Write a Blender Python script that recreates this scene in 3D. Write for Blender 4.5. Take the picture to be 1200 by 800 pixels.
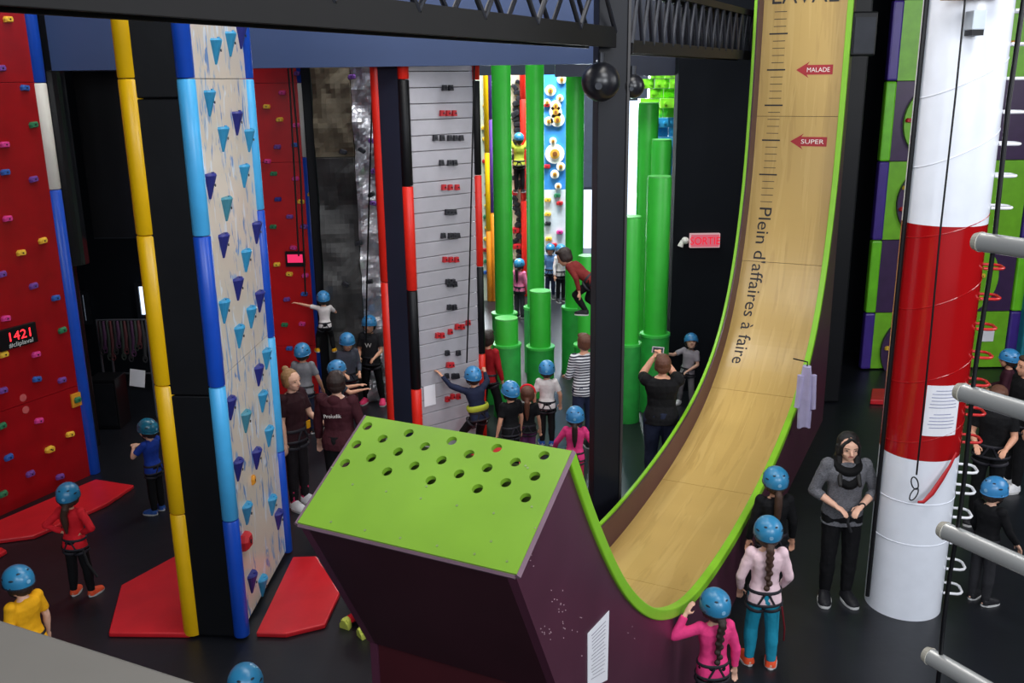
import bpy, bmesh, math, random
import numpy as np
from mathutils import Vector, Matrix, noise, Euler
random.seed(7)
for o in list(bpy.data.objects): bpy.data.objects.remove(o)
SC = bpy.context.scene
COL = SC.collection
PI = math.pi

# ------------------------------------------------------------------ camera
FPX, TH, RO, CAMH = 1100.7, 0.2709, -0.0127, 4.8
cd = bpy.data.cameras.new('camera'); cam = bpy.data.objects.new('camera', cd); COL.objects.link(cam)
cd.sensor_width = 36; cd.lens = FPX / 1200 * 36; cd.clip_start = 0.05; cd.clip_end = 200
cam.matrix_world = Matrix.Translation((0, 0, CAMH)) @ Matrix.Rotation(PI/2 - TH, 4, 'X') @ Matrix.Rotation(RO, 4, 'Z')
SC.camera = cam
# ------------------------------------------------------------------ view, world, lights
SC.view_settings.view_transform = 'Standard'; SC.view_settings.look = 'None'
SC.view_settings.exposure = -0.42; SC.view_settings.gamma = 1.0; SC.view_settings.use_curve_mapping = False
W_ = bpy.data.worlds.new('world'); SC.world = W_; W_.use_nodes = True
W_.node_tree.nodes['Background'].inputs[0].default_value = (0.72, 0.82, 1.0, 1)
W_.node_tree.nodes['Background'].inputs[1].default_value = 0.42
def area(name, loc, target, sx, sy, power, color=(1, 1, 1)):
    d = bpy.data.lights.new(name, 'AREA'); d.shape = 'RECTANGLE'; d.size = sx; d.size_y = sy; d.energy = power; d.color = color
    o = bpy.data.objects.new(name, d); COL.objects.link(o); o.location = loc
    o.rotation_euler = (Vector(target) - Vector(loc)).to_track_quat('-Z', 'Y').to_euler(); return o
# overhead lights, unseen fills added behind the viewer and at the right, the far windows
area('overhead_light', (-0.5, 7.5, 8.8), (-0.5, 8.0, 0), 5, 2.5, 380, (1, .97, .92))
area('overhead_light', (2.6, 4.0, 8.8), (3.6, 8.5, 3), 3, 2, 260, (.95, .97, 1))
area('overhead_light', (-4.0, 11.0, 8.8), (-4.0, 11.0, 0), 3, 2, 260, (1, .97, .92))
area('overhead_light', (0.6, 17.0, 9.3), (0.6, 17.0, 0), 6, 3, 1300, (.95, 1, 1))
area('overhead_light', (0.9, 20.0, 8.2), (0.9, 23.5, 2.5), 5, 1.5, 2200, (.95, 1, 1))  # placed low and strong to whiten the flower wall, no fixture known
area('front_fill', (-2.0, -3.0, 7.0), (0, 9, 3.2), 6, 3, 560, (.9, .95, 1))  # unseen soft fill from behind the viewer, standing in for daylight
area('front_fill', (5.0, -2.5, 6.4), (3.8, 9, 5.2), 4, 3, 800, (.93, .96, 1))  # second unseen fill, added to brighten the white tube
area('side_fill', (10.5, 6.5, 6.5), (-2.5, 9, 4.0), 5, 4, 620, (.95, .97, 1))  # unseen fill added to brighten the marbled side and the tube
area('overhead_light', (0.4, 12.6, 9.0), (0.9, 15.5, 2), 4, 1.2, 420, (.97, 1, 1))  # added to brighten the green cylinders from the front
area('alcove_window_light', (-7.2, 16.5, 2.6), (-5.0, 10.5, 0.3), 1.6, 2.2, 450, (.7, .85, 1))
area('far_window_light', (0.9, 26.5, 2.8), (0.3, 14, 1.5), 6.0, 4.4, 3500, (.85, .93, 1))

# ------------------------------------------------------------------ projection helpers (photo pixel -> world point)
_c, _s = math.cos(TH), math.sin(TH)
def ray(px, py):
    X, Y = px - 600, py - 400
    cr, sr = math.cos(RO), math.sin(RO)
    x, y = (X*cr + Y*sr)/FPX, (-X*sr + Y*cr)/FPX
    return Vector((x, _c - y*_s, -_s - y*_c))
def PZ(px, py, z=0.0):
    r = ray(px, py); t = (z - CAMH)/r.z; return Vector((r.x*t, r.y*t, z))
def PY(px, py, Y):
    r = ray(px, py); t = Y/r.y; return Vector((r.x*t, Y, CAMH + r.z*t))
def proj(p):
    x, y, z = p[0], p[1], p[2] - CAMH
    d = y*_c - z*_s; w = -(z*_c) - y*_s; X, Y = FPX*x/d, FPX*w/d
    cr, sr = math.cos(RO), math.sin(RO)
    return (600 + X*cr - Y*sr, 400 + X*sr + Y*cr)
def ztop(G, py):      # height over ground point G seen at row py
    lo, hi = -1., 12.
    for _ in range(40):
        m = (lo+hi)/2
        if proj((G[0], G[1], m))[1] > py: lo = m
        else: hi = m
    return (lo+hi)/2

# ------------------------------------------------------------------ materials
def lin(c):
    return tuple(((v/255)/12.92 if v/255 <= .04045 else ((v/255+.055)/1.055)**2.4) for v in c) + (1,)
_M = {}
def mat(name, rgb, rough=.5, metal=0., var=.12, scale=6., bump=0., spec=.5, coat=0., stretch=None):
    if name in _M: return _M[name]
    m = bpy.data.materials.new(name); m.use_nodes = True; nt = m.node_tree; b = nt.nodes['Principled BSDF']
    c = lin(rgb); b.inputs['Roughness'].default_value = rough; b.inputs['Metallic'].default_value = metal
    b.inputs['Specular IOR Level'].default_value = spec; b.inputs['Coat Weight'].default_value = coat; b.inputs['Coat Roughness'].default_value = .12
    tc = nt.nodes.new('ShaderNodeTexCoord'); n = nt.nodes.new('ShaderNodeTexNoise'); n.inputs['Scale'].default_value = scale; n.inputs['Detail'].default_value = 5
    mp = nt.nodes.new('ShaderNodeMapping'); nt.links.new(tc.outputs['Object'], mp.inputs[0]); nt.links.new(mp.outputs[0], n.inputs['Vector'])
    if stretch: mp.inputs['Scale'].default_value = stretch
    r = nt.nodes.new('ShaderNodeValToRGB'); r.color_ramp.elements[0].position = .3; r.color_ramp.elements[1].position = .7
    r.color_ramp.elements[0].color = tuple(v*(1-var) for v in c[:3]) + (1,); r.color_ramp.elements[1].color = tuple(min(1, v*(1+var)) for v in c[:3]) + (1,)
    nt.links.new(n.outputs['Fac'], r.inputs[0]); nt.links.new(r.outputs[0], b.inputs['Base Color'])
    if bump:
        bp = nt.nodes.new('ShaderNodeBump'); bp.inputs['Strength'].default_value = bump; bp.inputs['Distance'].default_value = .01
        n2 = nt.nodes.new('ShaderNodeTexNoise'); n2.inputs['Scale'].default_value = scale*4; nt.links.new(mp.outputs[0], n2.inputs['Vector'])
        nt.links.new(n2.outputs['Fac'], bp.inputs['Height']); nt.links.new(bp.outputs[0], b.inputs['Normal'])
    _M[name] = m; return m
def emit(name, rgb, st):
    if name in _M: return _M[name]
    m = bpy.data.materials.new(name); m.use_nodes = True; b = m.node_tree.nodes['Principled BSDF']
    b.inputs['Base Color'].default_value = (0, 0, 0, 1); b.inputs['Emission Color'].default_value = lin(rgb); b.inputs['Emission Strength'].default_value = st
    _M[name] = m; return m
def streak_mat(name, base, cols, sc, stretch, th=.58, rough=.35, metal_second=False):
    m = bpy.data.materials.new(name); m.use_nodes = True; nt = m.node_tree; b = nt.nodes['Principled BSDF']
    b.inputs['Roughness'].default_value = rough
    tc = nt.nodes.new('ShaderNodeTexCoord'); prev = None
    rgb = nt.nodes.new('ShaderNodeRGB'); rgb.outputs[0].default_value = lin(base); prev = rgb.outputs[0]
    for i, c in enumerate(cols):
        mp = nt.nodes.new('ShaderNodeMapping'); mp.inputs['Location'].default_value = (3.7*i, 1.3*i, 2.1*i); mp.inputs['Scale'].default_value = stretch
        nt.links.new(tc.outputs['Object'], mp.inputs[0])
        n = nt.nodes.new('ShaderNodeTexNoise'); n.inputs['Scale'].default_value = sc; n.inputs['Detail'].default_value = 3; n.inputs['Distortion'].default_value = .8
        nt.links.new(mp.outputs[0], n.inputs['Vector'])
        r = nt.nodes.new('ShaderNodeValToRGB'); r.color_ramp.elements[0].position = th; r.color_ramp.elements[0].color = (0, 0, 0, 1)
        r.color_ramp.elements[1].position = th+.06; r.color_ramp.elements[1].color = (1, 1, 1, 1)
        nt.links.new(n.outputs['Fac'], r.inputs[0])
        mx = nt.nodes.new('ShaderNodeMixRGB'); nt.links.new(r.outputs[0], mx.inputs[0]); nt.links.new(prev, mx.inputs[1]); mx.inputs[2].default_value = lin(c)
        prev = mx.outputs[0]
    nt.links.new(prev, b.inputs['Base Color']); _M[name] = m; return m

BLACK = mat('black_vinyl', (12, 13, 17), .45, spec=.3, var=.2, scale=3, bump=.1)
BLK = mat('black_paint', (14, 14, 17), .4, spec=.3, var=.15)
NAVY = mat('navy_paint', (48, 68, 110), .55, var=.08, scale=1)
NAVYP = mat('navy_vinyl', (24, 30, 48), .5, var=.15, scale=2)
RED = mat('red_panel', (150, 12, 20), .28, var=.16, scale=3, bump=.03)
REDV = mat('red_vinyl', (200, 28, 38), .4, var=.1, scale=3, bump=.1)
REDPAD = mat('red_pad', (226, 38, 24), .4, var=.05)
YEL = mat('yellow_pad', (238, 186, 10), .35, var=.04)
WHT = mat('white_pad', (225, 222, 214), .4, var=.04)
BLUE_D = mat('blue_pad', (20, 76, 190), .35, var=.05)
BLUE_L = mat('light_blue_pad', (74, 176, 236), .35, var=.05)
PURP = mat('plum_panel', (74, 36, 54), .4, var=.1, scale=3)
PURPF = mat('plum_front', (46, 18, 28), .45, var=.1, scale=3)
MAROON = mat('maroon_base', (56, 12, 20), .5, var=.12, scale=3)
LIME = mat('lime_panel', (122, 166, 46), .42, var=.08, scale=2.5)
LIMEE = mat('lime_edge', (126, 186, 34), .45, var=.05)
GREEN = mat('green_foam', (52, 178, 54), .42, var=.07, scale=4)
GREEND = mat('green_cover', (36, 152, 58), .55, var=.15, scale=6, bump=.3)
STEEL = mat('brushed_steel', (190, 190, 186), .3, metal=.9, var=.05)
DARKM = mat('dark_metal', (40, 42, 48), .4, metal=.6)
PAPER = mat('paper', (225, 225, 232), .7, var=.03)
INK = mat('ink', (40, 38, 44), .7, var=.02)
INKL = mat('faint_ink', (120, 120, 130), .7, var=.02)
SIGNRED = mat('sticker_red', (170, 28, 40), .5, var=.03)
SIGNWHT = mat('sticker_white', (240, 236, 232), .5, var=.02)
def colour(n, rgb, rough=.45): return mat(n, rgb, rough, var=.08, scale=20)
HC = dict(y=colour('hold_yellow', (238, 190, 60)), p=colour('hold_purple', (112, 66, 150)), b=colour('hold_blue', (44, 90, 170)), g=colour('hold_green', (40, 120, 80)),
          k=colour('hold_pink', (214, 60, 140)), o=colour('hold_orange', (224, 150, 40)), l=colour('hold_light_blue', (52, 148, 196)), d=colour('hold_dark_blue', (40, 46, 128)),
          t=colour('hold_teal', (70, 140, 160)), n=colour('hold_black', (34, 34, 42)), r=colour('hold_red', (190, 30, 40)), m=colour('hold_mauve', (150, 110, 150)))

# ------------------------------------------------------------------ mesh helpers
class MB:
    def __init__(s): s.v = []; s.f = []; s.mi = []
    def add(s, vs, fs, mi=0):
        k = len(s.v); s.v += [tuple(v) for v in vs]; s.f += [tuple(k+i for i in f) for f in fs]; s.mi += [mi]*len(fs)
    def box(s, c, h, R=None, mi=0, taper=1.):
        R = R or Matrix.Identity(3); vs = []
        for z in (-1, 1):
            t = 1 if z < 0 else taper
            for x, y in ((-1, -1), (1, -1), (1, 1), (-1, 1)): vs.append(Vector(c) + R @ Vector((x*h[0]*t, y*h[1]*t, z*h[2])))
        s.add(vs, [(3, 2, 1, 0), (4, 5, 6, 7), (0, 1, 5, 4), (1, 2, 6, 5), (2, 3, 7, 6), (3, 0, 4, 7)], mi)
    def loft(s, rings, mi=0, caps=True):
        n = len(rings[0]); vs = [p for r in rings for p in r]; fs = []
        for i in range(len(rings)-1):
            for j in range(n): a = i*n+j; b = i*n+(j+1) % n; fs.append((a, b, b+n, a+n))
        if caps: fs.append(tuple(reversed(range(n)))); fs.append(tuple(range((len(rings)-1)*n, len(rings)*n)))
        s.add(vs, fs, mi)
    def tube(s, pts, r, n=8, mi=0, caps=True, closed=False, flat=1.):
        pts = [Vector(p) for p in pts]; rs = r if isinstance(r, (list, tuple)) else [r]*len(pts); rings = []; up = None
        for i, p in enumerate(pts):
            if closed: t = pts[(i+1) % len(pts)] - pts[i-1]
            else: t = pts[min(i+1, len(pts)-1)] - pts[max(i-1, 0)]
            t = t.normalized() if t.length > 1e-9 else Vector((0, 0, 1))
            if up is None: up = Vector((0, 0, 1)) if abs(t.z) < .9 else Vector((1, 0, 0))
            a = (up - t*up.dot(t)); a = a.normalized() if a.length > 1e-6 else t.orthogonal().normalized(); up = a; b = t.cross(a)
            rings.append([p + a*math.cos(2*PI*k/n)*rs[i] + b*math.sin(2*PI*k/n)*rs[i]*flat for k in range(n)])
        if closed: rings.append(rings[0]); s.loft(rings, mi, False)
        else: s.loft(rings, mi, caps)
    def cap(s, p0, p1, r0, r1, n=12, e0=True, e1=True, mi=0):     # tapered capsule
        p0, p1 = Vector(p0), Vector(p1); t = (p1-p0); L = t.length; t = t.normalized() if L > 1e-6 else Vector((0, 0, 1))
        a = t.orthogonal().normalized(); b = t.cross(a); rings = []
        def ring(p, r): return [p + (a*math.cos(2*PI*k/n) + b*math.sin(2*PI*k/n))*max(r, 1e-4) for k in range(n)]
        if e0:
            for q in (85, 60, 30): rings.append(ring(p0 - t*r0*math.sin(math.radians(q)), r0*math.cos(math.radians(q))))
        rings += [ring(p0, r0), ring(p1, r1)]
        if e1:
            for q in (30, 60, 85): rings.append(ring(p1 + t*r1*math.sin(math.radians(q)), r1*math.cos(math.radians(q))))
        s.loft(rings, mi)
    def ell(s, c, r, R=None, n=14, m=9, mi=0, a0=-90, a1=90):
        R = R or Matrix.Identity(3); rings = []
        for i in range(m):
            q = math.radians(a0 + (a1-a0)*i/(m-1)); q = max(-PI/2+.04, min(PI/2-.04, q))
            rings.append([Vector(c) + R @ Vector((r[0]*math.cos(q)*math.cos(2*PI*k/n), r[1]*math.cos(q)*math.sin(2*PI*k/n), r[2]*math.sin(q))) for k in range(n)])
        s.loft(rings, mi)
    def mesh(s, name, mats, smooth=False):
        me = bpy.data.meshes.new(name); me.from_pydata(s.v, [], s.f)
        for m in (mats if isinstance(mats, (list, tuple)) else [mats]): me.materials.append(m)
        if any(s.mi): me.polygons.foreach_set('material_index', s.mi)
        bm = bmesh.new(); bm.from_mesh(me); bmesh.ops.recalc_face_normals(bm, faces=bm.faces); bm.to_mesh(me); bm.free()
        if smooth: me.polygons.foreach_set('use_smooth', [True]*len(me.polygons))
        me.update(); return me
    def build(s, name, mats, parent=None, smooth=False, bevel=0., loc=None):
        o = bpy.data.objects.new(name, s.mesh(name, mats, smooth)); COL.objects.link(o)
        if parent: o.parent = parent
        if loc is not None: o.location = loc
        if bevel:
            m = o.modifiers.new('bevel', 'BEVEL'); m.width = bevel; m.segments = 2; m.limit_method = 'ANGLE'; m.angle_limit = .6
        return o
def link(name, me, parent=None, M=None):
    o = bpy.data.objects.new(name, me); COL.objects.link(o)
    if parent: o.parent = parent
    if M is not None: o.matrix_local = M
    return o
def tag(o, label, cat, group=None):
    o['label'] = label; o['category'] = cat
    if group: o['group'] = group
    return o
def struct(o): o['kind'] = 'structure'; return o
def thing(name, label, cat, loc=(0, 0, 0), rz=0., group=None):
    o = bpy.data.objects.new(name, None); COL.objects.link(o); o.location = loc; o.rotation_euler = (0, 0, rz); o.empty_display_size = .1
    return tag(o, label, cat, group)
def prism(mb, pts, z0, z1, mi=0):
    mb.loft([[Vector((p[0], p[1], z0)) for p in pts], [Vector((p[0], p[1], z1)) for p in pts]], mi)
def text_mesh(s, size, ext=.002, align='LEFT'):
    c = bpy.data.curves.new('t', 'FONT'); c.body = s; c.size = size; c.extrude = ext; c.align_x = align; c.resolution_u = 4
    o = bpy.data.objects.new('t', c); COL.objects.link(o); dg = bpy.context.evaluated_depsgraph_get()
    me = bpy.data.meshes.new_from_object(o.evaluated_get(dg)); bpy.data.objects.remove(o); bpy.data.curves.remove(c); return me

# wall frames: local X runs along the wall to the right as seen, outward is local -Y
class Face:
    def __init__(s, A, B):
        s.O = Vector((A[0], A[1], 0)); d = Vector((B[0]-A[0], B[1]-A[1], 0)); s.L = d.length; s.x = d.normalized(); s.n = Vector((s.x.y, -s.x.x, 0)); s.rz = math.atan2(s.x.y, s.x.x)
    def hit(s, px, py, off=0.):
        r = ray(px, py); o = s.O + s.n*off; t = (o - Vector((0, 0, CAMH))).dot(s.n)/r.dot(s.n)
        p = Vector((0, 0, CAMH)) + r*t; return ((p-s.O).dot(s.x), p.z)
    def w(s, u, out=0., z=0.): return s.O + s.x*u + s.n*out + Vector((0, 0, z))

# ------------------------------------------------------------------ room shell
FLOOR = mat('rubber_floor', (19, 21, 27), .38, var=.18, scale=2.0, bump=.15)
mb = MB(); mb.box((0, 12, -.1), (13, 20, .1)); struct(mb.build('floor', FLOOR))
DARKW = mat('dark_wall', (10, 14, 21), .7, spec=.15, var=.1, scale=1.2)
CEIL = mat('dark_ceiling', (38, 40, 46), .8)
mb = MB(); mb.box((0, 12, 9.6), (13, 20, .1)); struct(mb.build('ceiling', CEIL))
mb = MB(); mb.box((-12.9, 12, 4.75), (.1, 20, 4.75)); struct(mb.build('wall_left', DARKW))
mb = MB(); mb.box((12.9, 12, 4.75), (.1, 20, 4.75)); struct(mb.build('wall_right', DARKW))
FARW = mat('far_wall_paint', (60, 66, 80), .7)
mb = MB(); mb.box((0, 29.1, 4.75), (12.8, .1, 4.75)); struct(mb.build('wall_far', FARW))
# dark partition right of the opening, behind the slide
YD = 14.2
xa = PY(788, 300, YD).x; xb = PY(1000, 200, YD).x
mb = MB(); mb.box(((xa+xb)/2, YD+.15, 4.75), ((xb-xa)/2, .15, 4.75)); struct(mb.build('wall_right_partition', DARKW))
mb = MB(); mb.box(((xb+12.8)/2-.0, 16.4, 4.75), ((12.8-xb)/2, .1, 4.75)); struct(mb.build('wall_back_right', DARKW))
mb = MB(); mb.box((xb-.1, 15.33, 4.75), (.1, .97, 4.75)); struct(mb.build('wall_return', DARKW))
# back wall behind the red and rock climbing walls, left of the opening
xl = PY(446, 300, 14.6).x
mb = MB(); mb.box(((xl-8.2)/2, 15.2, 4.75), ((xl+8.2)/2, .1, 4.75)); struct(mb.build('wall_back_left', DARKW))
mb = MB(); mb.box((-10.4, 17.0, 4.75), (2.3, .1, 4.75)); struct(mb.build('wall_back_left_alcove', DARKW))
# navy bulkhead above the openings
x0 = PY(60, 70, 11.4).x; x1 = PY(696, 70, 11.4).x; zb = PY(450, 78, 11.4).z
mb = MB(); mb.box(((x0+x1)/2, 11.5, (zb+9.4)/2), ((x1-x0)/2, .12, (9.4-zb)/2)); struct(mb.build('wall_bulkhead', NAVY))
zb2 = PY(760, 89, 15.2).z; x2 = PY(792, 80, 15.2).x
mb = MB(); mb.box(((x1-.3+x2)/2, 14.6, (zb2+9.4)/2), ((x2-x1+.3)/2, .1, (9.4-zb2)/2)); struct(mb.build('wall_bulkhead_right', NAVYP))
zb3 = PY(600, 88, 19).z; xx0 = PY(560, 80, 19).x; xx1 = PY(800, 80, 19).x
mb = MB(); mb.box(((xx0+xx1)/2, 19.0, (zb3+9.4)/2), ((xx1-xx0)/2, .1, (9.4-zb3)/2)); struct(mb.build('wall_bulkhead_far', NAVYP))
# far windows: glowing daylight
DAY = emit('daylight_glass', (214, 232, 255), 2.6)
def window(n, pxa, pya, pxb, pyb, Y):
    a = PY(pxa, pya, Y); b = PY(pxb, pyb, Y); t = bpy.data.objects.new('window_%d' % n, None); COL.objects.link(t); struct(t)
    cx, cz, hx, hz = (a.x+b.x)/2, (a.z+b.z)/2, abs(b.x-a.x)/2, abs(a.z-b.z)/2; t.location = (cx, Y, cz)
    m = MB(); m.box((0, 0, 0), (hx, .015, hz)); m.build('pane', DAY, t)
    m = MB()
    for s in (-1, 1): m.box((s*(hx+.03), -.01, 0), (.03, .04, hz+.06)); m.box((0, -.01, s*(hz+.03)), (hx, .04, .03))
    m.build('window_frame', DARKM, t)
window(1, 566, 95, 582, 350, 27.5); window(2, 684, 222, 700, 330, 27.5)
window(3, 728, 118, 745, 330, 27.5); window(4, 772, 250, 790, 430, 21.5)
window(5, 600, 180, 622, 335, 28.6)

# ------------------------------------------------------------------ red climbing walls
def hold_block():
    mb = MB(); prof = [(-.062, -.035), (.05, -.04), (.066, .0), (.055, .036), (-.04, .04), (-.066, .01)]
    mb.loft([[Vector((x*k, -y, z*k)) for x, z in prof] for y, k in ((0, 1), (.035, .95), (.058, .7))]); return mb
def hold_cone():
    mb = MB(); rings = []
    for z, r in ((.085, .062), (.07, .07), (.0, .045), (-.06, .026), (-.1, .012)):
        rings.append([Vector((r*math.cos(PI + PI*k/8 if k <= 8 else 0), -abs(r*1.15*math.sin(PI*k/8)), z)) for k in range(9)])
    mb.loft(rings); mb.tube([(0, -.05, .084), (0, -.05, .095)], .014, 8); return mb
HM = {}
def hold_mesh(kind, c):
    if (kind, c) not in HM:
        mb = hold_block() if kind == 'block' else hold_cone()
        if kind == 'bar':
            mb = MB(); mb.box((0, -.025, 0), (.03, .025, .034), taper=.8)
        mb.tube([(0, -.056 if kind == 'block' else -.06, 0), (0, -.064 if kind == 'block' else -.066, 0)], .011, 8, mi=1)
        HM[(kind, c)] = mb.mesh(kind+'_hold', [HC[c], DARKM])
    return HM[(kind, c)]
def put_hold(root, fc, px, py, kind, c, th=.0, s=1., rot=0.):
    u, z = fc.hit(px, py, th+.02)
    M = Matrix.Translation((u, -th, z)) @ Matrix.Rotation(rot, 4, 'Y') @ Matrix.Diagonal((s, s, s, 1))
    return link('hand_hold', hold_mesh(kind, c), root, M)
def pad(root, name, u, out, r, zs, mats_, rlen=None):      # rounded upright edge pad in coloured sections
    for i in range(len(zs)-1):
        z0, z1 = zs[i], zs[i+1]; mb = MB(); rings = []
        for z in (z0+.004, z0+.012, z1-.012, z1-.004):
            rr = r if z0+.01 < z < z1-.01 else r-.006
            rings.append([Vector((u + rr*math.cos(2*PI*k/16), out + rr*math.sin(2*PI*k/16), z)) for k in range(16)])
        mb.loft(rings); po = mb.build(name, mats_[i], root, smooth=False)
        for p in po.data.polygons: p.use_smooth = abs(p.normal.z) < .5

# left red wall
A0, A1 = PZ(-40, 623), PZ(108, 556)
fa = Face(A0, A1)
rw = thing('climbing_wall', 'tall red climbing wall at the far left with a red digital clock on it', 'climbing wall', fa.O, fa.rz)
mb = MB(); zz = [0.0] + [fa.hit(60, y)[1] for y in (462, 96)] + [7.6]
for a, b in zip(zz[:-1], zz[1:]): mb.box((fa.L/2-.6, .08, (a+b)/2), (fa.L/2+.6, .08, (b-a)/2-.003))
mb.build('panel', RED, rw)
def zat(G, py): return ztop(G, py)
pa = fa.w(fa.L+.04)
pad(rw, 'edge_pad', fa.L+.05, .03, .085, [0, zat(pa, 222), zat(pa, 97), 7.6], [BLUE_D, WHT, BLUE_D])
HA = [(30, 67, 'y', 0), (5, 237, 'p', 0), (88, 305, 'b', 0), (118, 433, 'g', 0), (18, 502, 'k', 0), (20, 598, 'b', 0), (118, 622, 'p', 0), (28, 759, 'k', 0),
      (150, 65, 'y', 1), (75, 107, 'y', 1), (8, 182, 'p', 1), (118, 222, 'p', 1), (195, 264, 'b', 1), (22, 335, 'k', 1), (218, 376, 'g', 1), (15, 460, 'y', 1), (127, 460, 'k', 1),
      (130, 546, 'b', 1), (217, 549, 'p', 1), (12, 585, 'p', 1), (137, 690, 'k', 1), (8, 708, 'g', 1), (245, 737, 'y', 1), (177, 790, 'y', 1),
      (172, 18*1.037, 'y', 2), (32, 45*1.037, 'b', 2), (107, 100*1.037, 'p', 2), (210, 110*1.037, 'p', 2), (12, 168*1.037, 'g', 2)]
for x, y, c, k in HA:
    put_hold(rw, fa, x/2.963, y/2.963 + (0, 260, 520)[k], 'block', c, 0, .85, random.uniform(-.15, .15))
u, z = fa.hit(89, 468); mb = MB(); mb.box((u, -.01, z), (.075, .01, .085)); mb.build('hold_plate', HC['o'], rw); link('hand_hold', hold_mesh('block', 'g'), rw, Matrix.Translation((u, -.02, z)) @ Matrix.Diagonal((.7, .7, .9, 1)))
for x, y in ((27, 466), (30, 480)):
    u, z = fa.hit(x, y); mb = MB(); mb.tube([(u, 0, z), (u, -.004, z)], .045, 16); mb.build('round_sticker', mat('pale_red', (196, 90, 90), .5), rw)
# clock on the left wall
u0, z0 = fa.hit(-6, 386); u1, z1 = fa.hit(40, 388)
ck = thing('digital_clock', 'black digital clock showing red digits 1421 on the left red wall', 'clock', fa.w((u0+u1)/2, .0, z1), fa.rz)
hw = (u1-u0)/2; mb = MB(); mb.box((0, -.025, 0), (hw, .025, .12)); mb.build('case', BLK, ck, bevel=.006)
me = text_mesh('1421', .15, .001, 'CENTER'); me.materials.append(emit('led_red', (255, 40, 50), 3.5)); link('digits', me, ck, Matrix.Translation((.02, -.052, -.03)) @ Matrix.Rotation(PI/2, 4, 'X') @ Matrix.Scale(1.15, 4, (1, 0, 0)))
me = text_mesh('#cliplaval', .075, .001, 'CENTER'); me.materials.append(emit('clock_caption', (220, 225, 225), .5)); link('caption', me, ck, Matrix.Translation((.02, -.052, -.10)) @ Matrix.Rotation(PI/2, 4, 'X') @ Matrix.Scale(1.15, 4, (1, 0, 0)))

# second red wall, between the marbled pillar and the rock wall
fb = Face(PY(286, 467, 14.3), PY(377, 467, 14.3))
rb = thing('climbing_wall', 'red climbing wall behind the white marbled pillar, with a pink timer display', 'climbing wall', fb.O, fb.rz)
mb = MB(); zs = [0.0] + [fb.hit(340, y)[1] for y in (405, 190, 97)] + [7.6]
for a, b in zip(zs[:-1], zs[1:]): mb.box((fb.L/2-.4, .07, (a+b)/2), (fb.L/2+.4, .07, (b-a)/2-.003))
mb.build('panel', mat('red_panel_back', (186, 18, 22), .25, var=.12, scale=3), rb)
pb = fb.w(fb.L+.02)
pad(rb, 'edge_pad', fb.L+.02, .03, .065, [0, zat(pb, 184), zat(pb, 97), 7.6], [BLUE_D, WHT, BLUE_D])
HB = [(440, 255, 'p', 0), (477, 298, 'p', 0), (387, 322, 'k', 0), (333, 370, 'y', 0), (487, 388, 'g', 0), (378, 415, 'y', 0), (435, 435, 'k', 0), (432, 503, 'b', 0), (370, 510, 'p', 0), (483, 522, 'p', 0),
      (335, 560, 'k', 0), (357, 603, 'g', 0), (433, 620, 'k', 0), (487, 675, 'y', 0), (452, 700, 'y', 0), (372, 692, 'd', 0), (413, 752, 'p', 0), (355, 787, 'g', 0), (462, 787, 'p', 0),
      (447, 43, 'p', 1), (488, 75, 'b', 1), (410, 115, 'k', 1), (355, 171, 'y', 1), (497, 155, 'g', 1), (397, 203, 'y', 1), (450, 208, 'k', 1),
      (447, 270, 'b', 1), (388, 288, 'p', 1), (381, 373, 'g', 1), (440, 370, 'k', 1), (397, 452, 'b', 1)]
for x, y, c, k in HB:
    s = (2.963, 2.857)[k]; put_hold(rb, fb, 200 + x/s, y/s + (0, 250)[k], 'block', c, 0, .85, random.uniform(-.15, .15))
u0, z0 = fb.hit(336, 312); u1, z1 = fb.hit(357, 294)
tm = thing('timer_display', 'small pink lit timer display on the red wall behind the marbled pillar', 'timer', fb.w((u0+u1)/2, 0, (z0+z1)/2), fb.rz)
mb = MB(); mb.box((0, -.02, 0), ((u1-u0)/2, .02, (z1-z0)/2)); mb.build('case', BLK, tm)
mb = MB(); mb.box((0, -.042, .01), ((u1-u0)/2-.03, .002, (z1-z0)/2-.055)); mb.build('screen', emit('pink_led', (255, 50, 110), 1.2), tm)

# rock wall
def noisy_panel(root, name, u0, u1, z0, z1, m, amp, fr, out=0., step=.07, seed=0., amp2=.4):
    nx = int((u1-u0)/step)+1; nz = int((z1-z0)/step)+1; vs = []; fs = []
    for j in range(nz+1):
        for i in range(nx+1):
            u = u0+(u1-u0)*i/nx; z = z0+(z1-z0)*j/nz
            d = noise.noise(Vector((u*fr+seed, seed, z*fr)))*amp + abs(noise.noise(Vector((u*fr*2.3, seed+5, z*fr*2.3))))*amp*amp2
            vs.append((u, -out-max(0, d+amp*.6), z))
    for j in range(nz):
        for i in range(nx): a = j*(nx+1)+i; fs.append((a, a+1, a+nx+2, a+nx+1))
    k = len(vs); vs += [(u0, .1, z0), (u1, .1, z0), (u1, .1, z1), (u0, .1, z1)]
    fs.append((k, k+3, k+2, k+1)); top = list(range(nz*(nx+1), (nz+1)*(nx+1))); bot = list(range(nx+1))
    fs += [tuple([k+3]+top+[k+2]), tuple([k+1]+bot[::-1]+[k])]
    lf = [j*(nx+1) for j in range(nz+1)]; rt = [j*(nx+1)+nx for j in range(nz+1)]; fs += [tuple([k]+lf+[k+3]), tuple([k+2]+rt[::-1]+[k+1])]
    mb = MB(); mb.add(vs, fs); o = mb.build(name, m, root); return o
fr_ = Face(PY(391, 470, 14.0), PY(447, 470, 14.0))
rk = thing('rock_climbing_wall', 'grey-brown artificial rock wall between the red wall and the slatted pillar', 'climbing wall', fr_.O, fr_.rz)
ROCK = mat('rock_resin', (104, 94, 76), .6, var=.45, scale=2.4, bump=.5)
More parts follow.
